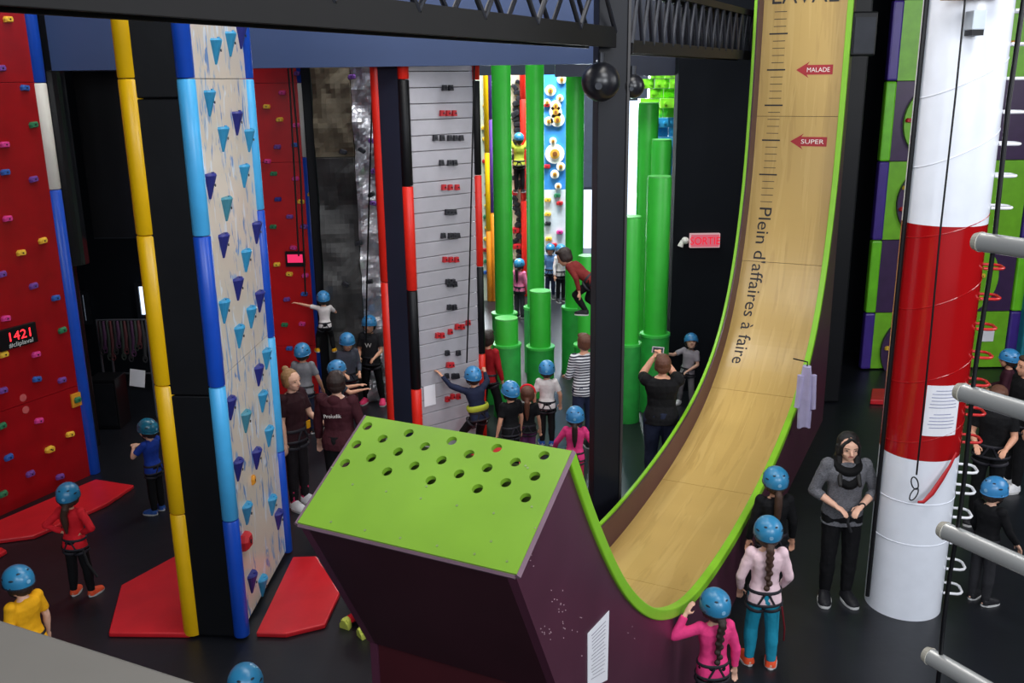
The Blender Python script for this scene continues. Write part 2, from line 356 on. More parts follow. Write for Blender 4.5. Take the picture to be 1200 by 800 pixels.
ROCKD = mat('rock_resin_dark', (66, 66, 66), .5, var=.5, scale=2.4, bump=.5)
us = fr_.L*.74
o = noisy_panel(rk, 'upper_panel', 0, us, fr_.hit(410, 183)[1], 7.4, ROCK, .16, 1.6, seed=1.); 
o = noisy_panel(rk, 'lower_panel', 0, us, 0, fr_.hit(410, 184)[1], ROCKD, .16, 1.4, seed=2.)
o = noisy_panel(rk, 'silver_panel', us+.01, fr_.L+.25, 0, 5.6, mat('silver_foil_rock', (200, 200, 206), .28, metal=.5, var=.3, scale=6, bump=.5), .14, 3.2, out=.02, step=.045, seed=7.)
for x, y in ((412, 90), (436, 165), (442, 197), (424, 176), (402, 178), (435, 228), (437, 238), (420, 285), (405, 333), (438, 200), (433, 330)):
    put_hold(rk, fr_, x, y, 'block', random.choice('nnpn'), .2, .9, random.uniform(-.6, .6))
bp = thing('black_pad_column', 'narrow black padded upright between the red wall and the rock wall', 'padded column', PY(384, 470, 14.1))
mb = MB(); mb.box((0, .12, 3.7), (.07, .12, 3.7)); mb.build('cover', BLACK, bp, bevel=.015)

# ------------------------------------------------------------------ marbled pillar
Y1, B1, B2 = PZ(227, 744), PZ(284, 746), PZ(337, 648)
PH = 7.2
ff = Face(Y1, B1); fw = Face(B1, B2)
pl = thing('climbing_pillar', 'tall pillar with yellow and blue edge pads, black front and white marbled climbing side', 'climbing pillar', Y1)
pl.location = (Y1.x, Y1.y, 0)
def loc(p): return Vector((p[0]-Y1.x, p[1]-Y1.y, p[2] if len(p) > 2 else 0))
bk = Vector((B2.x-.5, B2.y+.05, 0))
mb = MB(); a, b, c, d = loc(Y1), loc(B1), loc(B2), loc(bk)
a = a+Vector((.0, .04, 0)); b = b+Vector((-.02, .04, 0)); c = c+Vector((-.07, 0, 0))
mb.loft([[Vector((q.x, q.y, z)) for q in (a, b, c, d)] for z in (0.01, PH)]); mb.build('core', BLACK, pl)
mb = MB(); R = Matrix.Rotation(ff.rz, 3, 'Z')
zz = [0.02, 2.3, 4.7, PH]
for z0, z1 in zip(zz[:-1], zz[1:]):
    m = loc(ff.w(ff.L/2, .0)); mb.box((m.x, m.y, (z0+z1)/2), (ff.L/2-.05, .035, (z1-z0)/2-.004), R)
mb.build('front_cover', BLACK, pl, bevel=.01)
MARB = streak_mat('white_marbled_panel', (222, 211, 196), [(224, 230, 238), (150, 178, 212), (120, 152, 204)], 4.0, (2.6, 2.6, .8), .60, .22)
Rw = Matrix.Rotation(fw.rz, 3, 'Z'); mb = MB(); zs = [0.05, zat(B1, 712*.0+448), zat(B1, 92), PH]
for z0, z1 in zip(zs[:-1], zs[1:]):
    m = loc(fw.w(fw.L/2+.01, -.03)); mb.box((m.x, m.y, (z0+z1)/2), (fw.L/2-.04, .03, (z1-z0)/2-.003), Rw)
mb.build('marbled_panel', MARB, pl)
def wpad(root, name, c, r, zs, ms):
    pad(root, name, c.x, c.y, r, zs, ms)
wpad(pl, 'corner_pad', loc(Y1)+Vector((0, .02, 0)), .088, [0.02, zat(Y1, 600), zat(Y1, 450), zat(Y1, 275), zat(Y1, 92), PH], [YEL]*5)
zb_ = [0.02, zat(B1, 608), zat(B1, 452), zat(B1, 276), zat(B1, 92), PH]
wpad(pl, 'corner_pad', loc(B1), .07, zb_, [BLUE_D, BLUE_L, BLUE_D, BLUE_L, BLUE_D])
wpad(pl, 'corner_pad', loc(B2), .055, zb_, [BLUE_D, BLUE_L, BLUE_D, BLUE_L, BLUE_D])
HW = [(160, 175, 'l', 0), (210, 150, 'l', 0), (247, 125, 'd', 0), (138, 355, 'l', 0), (233, 425, 'd', 0), (185, 480, 'l', 0), (275, 485, 'l', 0), (258, 608, 'l', 0), (140, 643, 'd', 0), (197, 722, 't', 0),
      (180, 105, 'd', 1), (255, 155, 'l', 1), (290, 62, 'd', 1), (228, 250, 'd', 1), (182, 325, 'l', 1), (300, 292, 'd', 1), (272, 345, 'l', 1), (232, 410, 'l', 1), (323, 485, 'l', 1), (297, 540, 'd', 1),
      (310, 628, 'l', 1), (203, 650, 'd', 1), (254, 695, 't', 1), (331, 745, 'l', 1), (228, 85, 'd', 2), (290, 48, 'd', 2), (258, 232, 'l', 2), (342, 205, 'l', 2), (363, 253, 'd', 2), (275, 462, 'd', 2), (310, 475, 'l', 2), (280, 120, 'o', 2), (250, 325, 'r', 2)]
for x, y, c, k in HW:
    s = (2.963, 2.857, 2.857)[k]; u, z = fw.hit(200 + x/s, y/s + (0, 250, 520)[k], .02)
    p = loc(fw.w(u)); M = Matrix.Translation((p.x, p.y, z)) @ Matrix.Rotation(fw.rz, 4, 'Z')
    if c == 'r': M = M @ Matrix.Diagonal((1.3, 1.2, 1.9, 1)); link('hand_hold', hold_mesh('block', c), pl, M)
    elif c == 'o': link('hand_hold', hold_mesh('block', c), pl, M @ Matrix.Diagonal((.5, .5, 1.2, 1)))
    else: link('hand_hold', hold_mesh('cone', c), pl, M @ Matrix.Diagonal((1.15, .9, 1.12, 1)))

# ------------------------------------------------------------------ slatted pillar
K0, K1, K2 = PZ(462, 532), PZ(491, 537), PZ(566.5, 514)
f1 = Face(K0, K1); f2 = Face(K1, K2)
sp = thing('climbing_pillar', 'pillar with red and black edge pads and light grey slatted climbing side', 'climbing pillar', (K0.x, K0.y, 0))
def lk(p): return Vector((p[0]-K0.x, p[1]-K0.y, p[2] if len(p) > 2 else 0))
mb = MB(); q = [lk(K0), lk(K1)+Vector((-.05, .05, 0)), lk(K2)+Vector((-.08, .05, 0)), lk(K2)+Vector((-.7, .2, 0))]
mb.loft([[Vector((p.x, p.y, z)) for p in q] for z in (0.01, 7.4)]); mb.build('core', BLACK, sp)
mb = MB(); m = lk(f1.w(f1.L/2)); mb.box((m.x, m.y, 3.7), (f1.L/2, .04, 3.68), Matrix.Rotation(f1.rz, 3, 'Z')); mb.build('front_cover', NAVYP, sp, bevel=.01)
mb = MB(); z = .03
while z < 7.2:
    m = lk(f2.w(f2.L/2, -.035)); mb.box((m.x, m.y, z+.093), (f2.L/2-.03, .035, .0905), Matrix.Rotation(f2.rz, 3, 'Z')); z += .188
mb.build('slat_panel', mat('grey_slat', (176, 174, 182), .4, metal=.15, var=.05), sp, bevel=.006)
pad(sp, 'corner_pad', lk(K0).x, lk(K0).y, .068, [0.02, zat(K0, 330), 7.4], [REDPAD, REDPAD])
pad(sp, 'corner_pad', lk(K1).x, lk(K1).y, .068, [0.02, zat(K1, 455), zat(K1, 340), zat(K1, 218), zat(K1, 93), 7.4], [REDPAD, BLACK, REDPAD, BLACK, REDPAD])
pad(sp, 'corner_pad', lk(K2).x, lk(K2).y, .05, [0.02, zat(K2, 414), zat(K2, 312), zat(K2, 205), zat(K2, 94), 7.4], [REDPAD, BLACK, REDPAD, BLACK, REDPAD])
HG = [((270, 292), 127, 'n', 0), ((262, 283, 304), 215, 'r', 0), ((238, 262, 288, 308, 328), 301, 'n', 0), ((260, 288, 306), 387, 'n', 0), ((268, 290, 314), 472, 'r', 0), ((280, 292, 304), 558, 'n', 0), ((266, 290, 304, 316), 640, 'n', 0), ((272, 292, 312), 723, 'r', 0), ((282, 300), 800, 'n', 0),
      ((288, 306), 38, 'n', 1), ((287, 305), 118, 'n', 1), ((246, 262), 216, 'r', 1), ((290,), 203, 'r', 1), ((314, 332), 186, 'r', 1), ((352,), 172, 'r', 1), ((280, 318), 277, 'n', 1), ((284, 296), 318, 'r', 1), ((278, 302, 314), 357, 'n', 1), ((280,), 437, 'r', 1), ((298, 318), 428, 'r', 1), ((370,), 530, 'n', 1)]
for xs, y, c, k in HG:
    for x in xs:
        u, z = f2.hit(430+x/2.963, y/2.963+(60, 320)[k], .03); p = lk(f2.w(u)); link('hand_hold', hold_mesh('bar', c), sp, Matrix.Translation((p.x, p.y, z)) @ Matrix.Rotation(f2.rz, 4, 'Z'))
u, z = f2.hit(503, 463, .01); p = f2.w(u, .004, z)
# ------------------------------------------------------------------ crash mats
def floor_mat(label, pts, th=.05, group=None):
    P = [PZ(x, y, th) for x, y in pts]; c = sum(P, Vector())/len(P)
    mb = MB(); mb.loft([[Vector((p.x-c.x, p.y-c.y, z)) for p in P] for z in (0.002, th)])
    o = mb.build('crash_mat', REDV, loc=(c.x, c.y, 0), bevel=.012); return tag(o, label, 'mat', group)
floor_mat('long red floor mat under the left red wall, behind the girl in red', [(-60, 640), (-60, 634), (112, 561), (157, 568), (126, 589), (40, 627)])
floor_mat('red floor mat at the foot of the yellow pad, left of the black front', [(127, 741), (142, 685), (205, 651), (228, 652), (236, 722), (222, 742)])
floor_mat('creased red floor mat right of the white marbled panel', [(300, 741), (343, 652), (371, 651), (398, 694), (381, 731), (335, 742)])
floor_mat('corner of a red floor mat at the left edge, below the long mat', [(-20, 638), (2, 641), (8, 644), (-10, 655)])
floor_mat('thin red floor mat in front of the slatted pillar', [(520, 548), (582, 517), (608, 517), (640, 528), (570, 572)], .04)
floor_mat('small red floor mat under the green and purple checkered wall', [(1022, 455), (1046, 455), (1046, 469), (1020, 468)], .08)

# ------------------------------------------------------------------ green cylinders
def cyl(label, px, pyg, pyt, pyc, r, rb=None, pxt=None):
    G = PZ(px, pyg); t = thing('foam_cylinder', label, 'climbing cylinder', (G.x, G.y, 0), 0, 'green climbing cylinders')
    zt = 7.2 if pyt is None else ztop(G, pyt); n = 28
    def ring(z, rr): return [Vector((rr*math.cos(2*PI*k/n), rr*math.sin(2*PI*k/n), z)) for k in range(n)]
    zc = ztop(G, pyc) if pyc else 0
    if pyc and zt > zc+.1:
        mb = MB(); mb.loft([ring(zc+.002, r), ring(zt-.03, r), ring(zt-.008, r-.006), ring(zt, r-.03)]); o = mb.build('column', GREEN, t)
        for p in o.data.polygons: p.use_smooth = len(p.vertices) == 4
        mb = MB(); mb.tube([(0, 0, zt-.004), (0, 0, zt+.012)], r*.97, 28); mb.build('top_cap', mat('pale_green_top', (96, 196, 96), .5), t)
        rb = rb or r*1.3
        mb = MB(); mb.loft([ring(.003, rb*1.02), ring(.1, rb), ring(zc-.05, rb), ring(zc-.012, rb-.004), ring(zc, rb-.02)]); o = mb.build('base_cover', GREEND, t)
        for p in o.data.polygons: p.use_smooth = len(p.vertices) == 4
        mb = MB(); mb.loft([ring(zc-.03, rb+.012), ring(zc+.004, rb+.01), ring(zc+.006, r+.004)]); mb.build('collar', mat('green_collar', (60, 180, 70), .4), t)
    return t
cyl('full-height green cylinder, leftmost of those reaching the bulkhead', 592.5, 452, None, 366, .145, .2)
cyl('short stepped green cylinder in front of the leftmost tall one', 595, 486, 373, 402, .17, .205)
cyl('lowest green stub, half hidden behind the slatted pillar', 573, 470, 402.5, 410, .13, .19)
cyl('full-height green cylinder, middle of those reaching the bulkhead', 628.5, 435, None, 359, .145, .2)
cyl('waist-high green cylinder in front of the middle tall one, behind the boy in white', 633.5, 462, 341, 405, .165, .215)
cyl('full-height green cylinder, rightmost of those reaching the bulkhead', 672, 436, None, 359, .145, .2)
cyl('green cylinder just left of the dark post, which the jumping climber clings to', 686, 470, 300, 403, .13, .18)
cyl('green cylinder just right of the dark post, topped lowest on that side', 734, 492, 254, 401, .15, .185)
cyl('tallest of the green cylinders right of the dark post', 752, 440, 121, 388, .16, .2)
cyl('green cylinder right of the post, second tallest, behind its shorter neighbour', 767, 453, 164, 392, .15, .19)
cyl('green cylinder in front of the two taller ones, behind the man with the phone', 765, 480, 207, 390, .17, .21)

# ------------------------------------------------------------------ far room
def flat_face(pxl, pxr, pyg): 
    g = PZ((pxl+pxr)/2, pyg); return Face(PY(pxl, pyg, g.y), PY(pxr, pyg, g.y))
fl = flat_face(630, 672, 342)
fw2 = thing('climbing_wall', 'far blue climbing wall covered with white flower discs, seen between green cylinders', 'climbing wall', fl.O, fl.rz)
zs = fl.hit(650, 222)[1]; zt = 7.2
mb = MB(); mb.box((fl.L/2, .06, (zs+zt)/2), (fl.L/2+.2, .06, (zt-zs)/2)); mb.build('upper_panel', mat('sky_blue_panel', (60, 140, 215), .4), fw2)
mb = MB(); mb.box((fl.L/2, .06, zs/2), (fl.L/2+.2, .06, zs/2)); mb.build('lower_panel', mat('glare_white_panel', (228, 234, 240), .4), fw2)  # lower half coloured white for the window glare that washes it out
DISC = mat('disc_white', (240, 240, 236), .4); DY = mat('disc_yellow', (214, 160, 60), .4); DB = mat('disc_brown', (120, 70, 30), .4)
for x, y, r in ((645, 106, 6), (656, 115, 4), (651, 124, 6), (653, 140, 8), (643, 142, 5), (651, 131, 7), (650, 180, 11), (648, 165, 4), (657, 195, 5), (650, 204, 5), (654, 218, 4), (641, 120, 4), (658, 93, 5)):
    u, z = fl.hit(x, y); R_ = r/FPX*22; mb = MB(); mb.tube([(u, 0, z), (u, -.05, z)], R_, 20); o = mb.build('flower_disc', DISC, fw2)
    mb = MB(); mb.tube([(u, -.05, z), (u, -.09, z)], R_*.5, 14); mb.build('disc_rim', DY, o); mb = MB(); mb.tube([(u, -.09, z), (u, -.11, z)], R_*.25, 10); mb.build('disc_centre', DB, o)
for x, y, c in ((641, 195, 'r'), (641, 123, 'r'), (642, 234, 'y'), (653, 229, 'g'), (656, 238, 'r'), (642, 251, 'y'), (656, 272, 'k'), (642, 262, 'n'), (649, 287, 'r'), (655, 300, 'b'), (643, 280, 'y')):
    put_hold(fw2, fl, x, y, 'block', c, 0, 1.2)
fc = flat_face(600, 624, 346)
cw = thing('climbing_wall', 'far cream climbing wall with black holds and a red edge pad', 'climbing wall', fc.O, fc.rz)
mb = MB(); mb.box((fc.L/2-.1, .05, 3.6), (fc.L/2+.1, .05, 3.6)); mb.build('panel', mat('cream_panel', (205, 190, 168), .5, var=.2, scale=2), cw)
pad(cw, 'edge_pad', fc.L*.62, -.08, .07, [0, 2.2, 4.4, 7.2], [REDPAD, REDPAD, REDPAD])
for i in range(40):
    put_hold(cw, fc, random.uniform(602, 611), 96+i*6.2, 'block', random.choice('nnnnrn'), 0, random.uniform(1., 1.9), random.uniform(-1, 1))
fy = flat_face(568, 586, 352)
yw = thing('climbing_wall', 'narrow pale green climbing wall with yellow, purple and orange edge pads beside the slatted pillar', 'climbing wall', fy.O, fy.rz)
mb = MB(); mb.box((fy.L*.2, .05, 3.6), (fy.L*.5, .05, 3.6)); mb.build('panel', mat('pale_mint_panel', (220, 228, 210), .5, var=.1), yw)
pad(yw, 'edge_pad', fy.L*.35, -.06, .06, [0, 1.6, 3.3, 7.2], [mat('orange_pad', (230, 140, 30), .5), YEL, YEL])
pad(yw, 'edge_pad', fy.L*.62, -.06, .055, [0, 2.0, 4.0, 7.2], [mat('orange_pad', (230, 140, 30)), mat('purple_pad', (96, 60, 150), .5), mat('purple_pad', (96, 60, 150))])
pad(yw, 'edge_pad', fy.L*.85, -.06, .05, [0, 3.5, 7.2], [REDPAD, mat('orange_pad', (230, 140, 30))])
for i in range(18): put_hold(yw, fy, random.uniform(567.5, 572), 98+i*13, 'block', random.choice('gybr'), 0, 1.1)
# stacked green and blue block wall high up, right of the post
fg = Face(PY(756, 300, 20.5), PY(794, 300, 20.5))
bw = thing('block_climbing_wall', 'climbing wall of stacked lime and blue toy-like blocks, high up right of the post', 'climbing wall', fg.O, fg.rz)
zl, zh = fg.hit(770, 250)[1], 7.0; z = 0; row = 0
LG = mat('block_lime', (150, 235, 60), .35); LB = mat('block_blue', (60, 165, 215), .35); zsw = fg.hit(770, 140)[1]
mg, mbb = MB(), MB()
while z < zh:
    x = -(.2 if row % 2 else 0)
    while x < fg.L:
        w = random.choice((.3, .42)); o_ = random.choice((0, .06, .14)); t = mg if z > zsw else mbb
        t.box((x+w/2, .15-o_, z+.1), (w/2-.006, .15, .095))
        for k in (0.25, .75): t.tube([(x+w*k, -o_, z+.1), (x+w*k, -.04-o_, z+.1)], .03, 10)
        x += w
    z += .2; row += 1
mg.build('lime_blocks', LG, bw); mbb.build('blue_blocks', LB, bw)

# ------------------------------------------------------------------ central post and truss
PG = PZ(707, 645)
ps = thing('steel_post', 'dark navy steel post in the centre holding up the truss', 'post', (PG.x, PG.y, 0), math.radians(8))
mb = MB(); mb.box((-.035, 0, 2.9), (.012, .1, 2.89)); mb.box((0, -.1, 2.9), (.14, .014, 2.89)); mb.box((0, .1, 2.9), (.14, .014, 2.89)); mb.box((-.03, 0, 2.9), (.11, .09, 2.89)); mb.build('shaft', mat('post_navy', (11, 14, 24), .5, spec=.3, var=.1), ps, bevel=.004)
mb = MB(); mb.box((.135, -.02, 2.9), (.012, .12, 2.88)); mb.build('flange', mat('post_grey', (44, 42, 44), .5), ps)
mb = MB(); mb.box((0, 0, .012), (.22, .2, .012)); mb.build('base_plate', DARKM, ps)
def truss(label, A, B, h, w, ch=.07, bays=14, group=None):
    A, B = Vector(A), Vector(B); d = B-A; L = d.length; t = thing('truss_beam', label, 'truss', A, math.atan2(d.y, d.x), group)
    mb = MB()
    mb.box((L/2, 0, ch), (L/2, w/2, ch*.45)); mb.box((L/2, -w/2, ch), (L/2, .012, ch)); mb.box((L/2, w/2, ch), (L/2, .012, ch)); mb.build('bottom_chord', mat('truss_black', (15, 14, 16), .6, var=.08, spec=.3), t, bevel=.004)
    mb = MB(); mb.box((L/2, -w/2, h), (L/2, .03, ch*.6)); mb.box((L/2, w/2, h), (L/2, .03, ch*.6)); mb.box((L/2, 0, h+.03), (L/2, w/2, .015)); mb.build('top_chord', mat('truss_black', (44, 43, 44)), t)
    mb = MB(); s = L/bays
    for y in (-w/2, w/2):
        for i in range(bays): mb.tube([(i*s, y, ch*1.5), ((i+.5)*s, y, h)], .02, 8); mb.tube([((i+.5)*s, y, h), ((i+1)*s, y, ch*1.5)], .02, 8)
    mb.build('web_bars', mat('truss_web', (36, 38, 46), .4, metal=.4), t)
dv = Vector((.507, 1, 0)).normalized(); zc = PY(712, 57, PG.y).z
truss('long black roof truss running from the upper left to the central post', (PG.x-dv.x*9-.1, PG.y-dv.y*9-.15, zc), (PG.x-.1, PG.y-.15, zc), .62, .26, .088, 11)
zc2 = PY(742, 63, PG.y+.3).z
truss('short black roof truss from the central post to the slide', (PG.x+dv.x*.25, PG.y+dv.y*.25, zc2), (PG.x+dv.x*5.2, PG.y+dv.y*5.2, zc2), .6, .22, .06, 16)
mb = MB(); mb.tube([(0, 0, 0), (0, 0, .9)], .03, 8)
# speakers
for x, y, r, yy, lab in ((704, 96, 22.5, PG.y-.34, 'large round black speaker on the left of the post under the truss'), (741, 101, 14, PG.y-.02, 'round black speaker half behind the post, right side')):
    P = PY(x, y, yy); R_ = r/FPX*P.y/1.02; s_ = thing('speaker', lab, 'speaker', P)
    mb = MB(); mb.ell((0, 0, 0), (R_, R_, R_*.98), n=24, m=14); mb.build('shell', mat('speaker_black', (26, 27, 32), .3), s_, smooth=True)
    mb = MB(); mb.tube([(0, -.0, R_*.9), (0, .0, R_*1.15+.05)], .03, 10); mb.tube([(0, -.0, R_*1.1), (0, (PG.y-yy)*.75, R_*1.1)], .022, 8); mb.build('bracket', DARKM, s_)
    mb = MB(); mb.tube([(-R_*.2, -R_*.95, -R_*.2), (-R_*.2, -R_*.99, -R_*.2)], R_*.18, 14); mb.build('badge', DARKM, s_)

# ------------------------------------------------------------------ exit sign
Ps = PY(825, 281, YD); es = thing('exit_sign', 'lit red and white SORTIE exit sign on the dark wall', 'sign', (Ps.x, YD, Ps.z)); k_ = Ps.y/FPX*1.03
mb = MB(); mb.box((0, -.04, 0), (17*k_, .04, 8*k_)); mb.build('housing', emit('exit_panel', (255, 205, 210), .75), es)
mb = MB(); mb.box((0, -.082, 0), (16*k_, .003, 7*k_)); mb.build('face', emit('exit_face', (255, 120, 140), .8), es)
me = text_mesh('SORTIE', 12.5*k_, .001, 'CENTER'); me.materials.append(emit('exit_letters', (255, 14, 50), 1.2)); link('lettering', me, es, Matrix.Translation((0, -.088, -4.3*k_)) @ Matrix.Rotation(PI/2, 4, 'X') @ Matrix.Scale(.86, 4, (1, 0, 0)))
Pe = PY(802, 281, YD); el = thing('emergency_lamp', 'small white emergency lamp left of the SORTIE sign', 'lamp', (Pe.x, YD, Pe.z))
mb = MB(); mb.ell((0, -.07, 0), (.06, .07, .055)); mb.build('housing', WHT, el, smooth=True); mb = MB(); mb.tube([(-.04, -.07, 0), (-.075, -.08, -.09)], [.03, .045], 12); mb.build('lamp_head', WHT, el)

# ------------------------------------------------------------------ slide
SM, SC0, SW = .4948, -1.8452, 1.2
hyp = math.hypot(1, SM); YS0 = 3.5
SO = Vector((SC0+SM*YS0, YS0, 0)); srz = math.atan2(1, SM); sdx = Vector((SM, 1, 0))/hyp; sdy = Vector((-1, SM, 0))/hyp
rim_yz = [(4.301, 3.028), (4.53, 2.62), (4.772, 2.243), (5.04, 1.88), (5.337, 1.57), (5.64, 1.32), (5.994, 1.109), (6.35, .955), (6.8, .85), (7.4, .775), (8.1, .745), (8.863, .775), (9.5, .84), (10.1, .95), (10.608, 1.10), (11.1, 1.34), (11.516, 1.68), (11.838, 2.13), (12.071, 2.654), (12.24, 3.25), (12.335, 3.85), (12.38, 4.5), (12.41, 5.2), (12.42, 5.9), (12.42, 6.8)]
ctrl = [Vector(((y-YS0)*hyp, z)) for y, z in rim_yz]
def catmull(P, n=5):
    out = []
    for i in range(len(P)-1):
        p0, p1, p2, p3 = P[max(i-1, 0)], P[i], P[i+1], P[min(i+2, len(P)-1)]
        for k in range(n):
            t = k/n; out.append(.5*((2*p1)+(-p0+p2)*t+(2*p0-5*p1+4*p2-p3)*t*t+(-p0+3*p1-3*p2+p3)*t**3))
    out.append(P[-1].copy()); return out
rim = catmull(ctrl)
def smooth(P, it=6):
    for _ in range(it): P = [P[0]]+[(P[i-1]+2*P[i]+P[i+1])/4 for i in range(1, len(P)-1)]+[P[-1]]
    return P
rim = smooth(rim)
def offs(P, d):
    out = []
    for i, p in enumerate(P):
        t = (P[min(i+1, len(P)-1)]-P[max(i-1, 0)]).normalized(); out.append(p + Vector((t.y, -t.x))*d)
    return out
BD = .30
bed = smooth(offs(rim, BD), 3)
arc = [0.]
for a, b in zip(bed[:-1], bed[1:]): arc.append(arc[-1]+(b-a).length)
def bedp(t):
    t = max(0, min(arc[-1]-1e-4, t)); i = max(k for k in range(len(arc)) if arc[k] <= t); i = min(i, len(bed)-2)
    f_ = (t-arc[i])/(arc[i+1]-arc[i]); p = bed[i].lerp(bed[i+1], f_); tg = (bed[i+1]-bed[i]).normalized(); return p, tg
def bed3(t, w, h=0.):      # local slide coordinates; h above the sliding surface
    p, tg = bedp(t); q = p + Vector((-tg.y, tg.x))*h; return Vector((q.x, w, q.y))
def s2w(v): return SO + sdx*v.x + sdy*v.y + Vector((0, 0, v.z))
_grid = [(t*.04, w*.05) for t in range(int(arc[-1]/.04)) for w in range(0, 25)]
_gp = np.array([proj(s2w(bed3(t, w))) for t, w in _grid])
def sl_uv(px, py, tmin=3.0):
    d = (_gp[:, 0]-px)**2+(_gp[:, 1]-py)**2; d = d + np.array([0 if t > tmin else 1e9 for t, w in _grid]); i = int(np.argmin(d)); t, w = _grid[i]; st = .02
    for _ in range(14):
        best = min(((proj(s2w(bed3(t+a, w+b)))[0]-px)**2+(proj(s2w(bed3(t+a, w+b)))[1]-py)**2, t+a, w+b) for a in (-st, 0, st) for b in (-st, 0, st)); t, w = best[1], best[2]; st *= .7
    return t, w
sl = thing('drop_slide', 'huge curved drop slide with yellow bed, plum sides and lime green rim', 'slide', SO, srz)
# side panels
LC = Vector(((3.7386-YS0)*hyp, 2.6761))      # lower corner of the perforated panel
def nearhit(px, py):
    n = Vector((sdy.x, sdy.y, 0)); r = ray(px, py); t = (SO-Vector((0, 0, CAMH))).dot(n)/r.dot(n); p = Vector((0, 0, CAMH))+r*t
    return Vector(((p-SO).dot(sdx), p.z))
FB = nearhit(655, 812); print('front bottom', FB, 'LC', LC)
NPL = rim[0]-LC; NPL = Vector((-NPL.y, NPL.x)).normalized(); dirf = (FB-LC).normalized(); zb0 = 1.72; KB = LC + dirf*((zb0-LC.y)/dirf.y)
rim_in = [p.copy() for p in rim]
poly = [LC, rim[0]] + rim[1:] + [Vector((rim[-1].x+.42, rim[-1].y)), Vector((rim[-1].x+.42, .0)), Vector((KB.x+.02, .0)), Vector((KB.x+.02, zb0)), KB]
def ngon_panel(name, pts, y0, y1, m, parent):
    bm = bmesh.new(); vs = [bm.verts.new((p.x, y0, p.y)) for p in pts]; f = bm.faces.new(vs); r = bmesh.ops.extrude_face_region(bm, geom=[f])
    for e in r['geom']:
        if isinstance(e, bmesh.types.BMVert): e.co.y = y1
    bmesh.ops.recalc_face_normals(bm, faces=bm.faces); bmesh.ops.triangulate(bm, faces=[f for f in bm.faces if len(f.verts) > 4])
    me = bpy.data.meshes.new(name); bm.to_mesh(me); bm.free(); me.materials.append(m); return link(name, me, parent)
ngon_panel('side_panel', poly, 0, .05, PURP, sl); ngon_panel('side_panel', poly, SW-.05, SW, PURP, sl)
for y0, y1 in ((-.02, .05), (SW-.03, SW+.008)):
    mb = MB(); rr = offs(rim, .055 if y0 < .5 else .035); rt = offs(rim, -.02); mb.loft([[Vector((a.x, y0, a.y)), Vector((a.x, y1, a.y)), Vector((b.x, y1, b.y)), Vector((b.x, y0, b.y))] for a, b in zip(rr, rt)]); mb.build('rim_pad', LIMEE, sl, bevel=.008)
# bed panels with open joints
BEDM = streak_mat('yellow_ply_bed', (198, 164, 96), [(190, 156, 90), (204, 171, 103)], 1.6, (.5, 7, .5), .55, .3)
js = []
for px, py in ((978, 136.5), (956, 311), (938, 467), (900, 583), (800, 692)): js.append(sl_uv(px, py)[0])
js = sorted(js); print('joints', js, arc[-1]); ts = [1.05]+js+[arc[-1]]; t00 = next(t*.02 for t in range(200) if (bedp(t*.02)[0]-LC).dot(NPL) < -.12); ts0 = [t00, 1.3]+js+[arc[-1]]
mb = MB()
for a, b in zip(ts0[:-1], ts0[1:]):
    n = max(2, int((b-a)/.08)); rings = []
    for i in range(n+1):
        t = a+.003+(b-a-.006)*i/n; rings.append([bed3(t, .05), bed3(t, SW-.05), bed3(t, SW-.05, -.018), bed3(t, .05, -.018)])
    mb.loft(rings)
mb.build('sliding_bed', BEDM, sl)
mb = MB(); rings = [[bed3(t, .05, -.02), bed3(t, SW-.05, -.02), bed3(t, SW-.05, -.05), bed3(t, .05, -.05)] for t in np.linspace(t00, arc[-1], 90)]; mb.loft(rings); mb.build('bed_backing', mat('dark_backing', (60, 44, 28), .7), sl)
# perforated lime panel: real holes
AP = rim[0].copy(); dP = (AP-LC); LP = dP.length; du = dP.normalized(); nP = Vector((-du.y, du.x))   # normal up-left
def phit(px, py):       # (v up the panel, w across)
    o = s2w(Vector((LC.x, 0, LC.y))); U = sdx*du.x+Vector((0, 0, du.y)); V = sdy; N = U.cross(V); r = ray(px, py); t = (o-Vector((0, 0, CAMH))).dot(N)/r.dot(N); p = Vector((0, 0, CAMH))+r*t-o
    return p.dot(V), p.dot(U)
hs = [(224, 80), (341, 100), (463, 122), (590, 143), (724, 164), (193, 132), (267, 116), (387, 138), (512, 160), (643, 183), (698, 223), (161, 185), (235, 170), (311, 153), (434, 177), (563, 199), (672, 284), (280, 209), (357, 193), (484, 216), (616, 241), (404, 234), (536, 258)]
cu = bpy.data.curves.new('c', 'CURVE'); cu.dimensions = '2D'; cu.fill_mode = 'BOTH'; cu.extrude = .014
def spl(pts):
    s = cu.splines.new('POLY'); s.points.add(len(pts)-1)
    for i, p in enumerate(pts): s.points[i].co = (p[0], p[1], 0, 1)
    s.use_cyclic_u = True
spl([(-.01, 0), (SW+.0, 0), (SW+.0, LP), (-.01, LP)])
hr = 6.6/FPX*4.6
for x, y in hs:
    w, v = phit(340+x/2.423, 470+y/2.423); spl([(w+hr*math.cos(-2*PI*k/20), v+hr*math.sin(-2*PI*k/20)) for k in range(20)])
co = bpy.data.objects.new('c', cu); COL.objects.link(co); me = bpy.data.meshes.new_from_object(co.evaluated_get(bpy.context.evaluated_depsgraph_get())); bpy.data.objects.remove(co); me.materials.clear(); me.materials.append(LIME)
Mp = Matrix(((0, du.x, nP.x, LC.x+nP.x*.014), (1, 0, 0, 0), (0, du.y, nP.y, LC.y+nP.y*.014), (0, 0, 0, 1)))
me.transform(Mp); bm = bmesh.new(); bm.from_mesh(me); bmesh.ops.recalc_face_normals(bm, faces=bm.faces); bm.to_mesh(me); bm.free()
link('perforated_panel', me, sl)
def PP(w, v, h): q = LC+du*v+nP*h; return Vector((q.x, w, q.y))
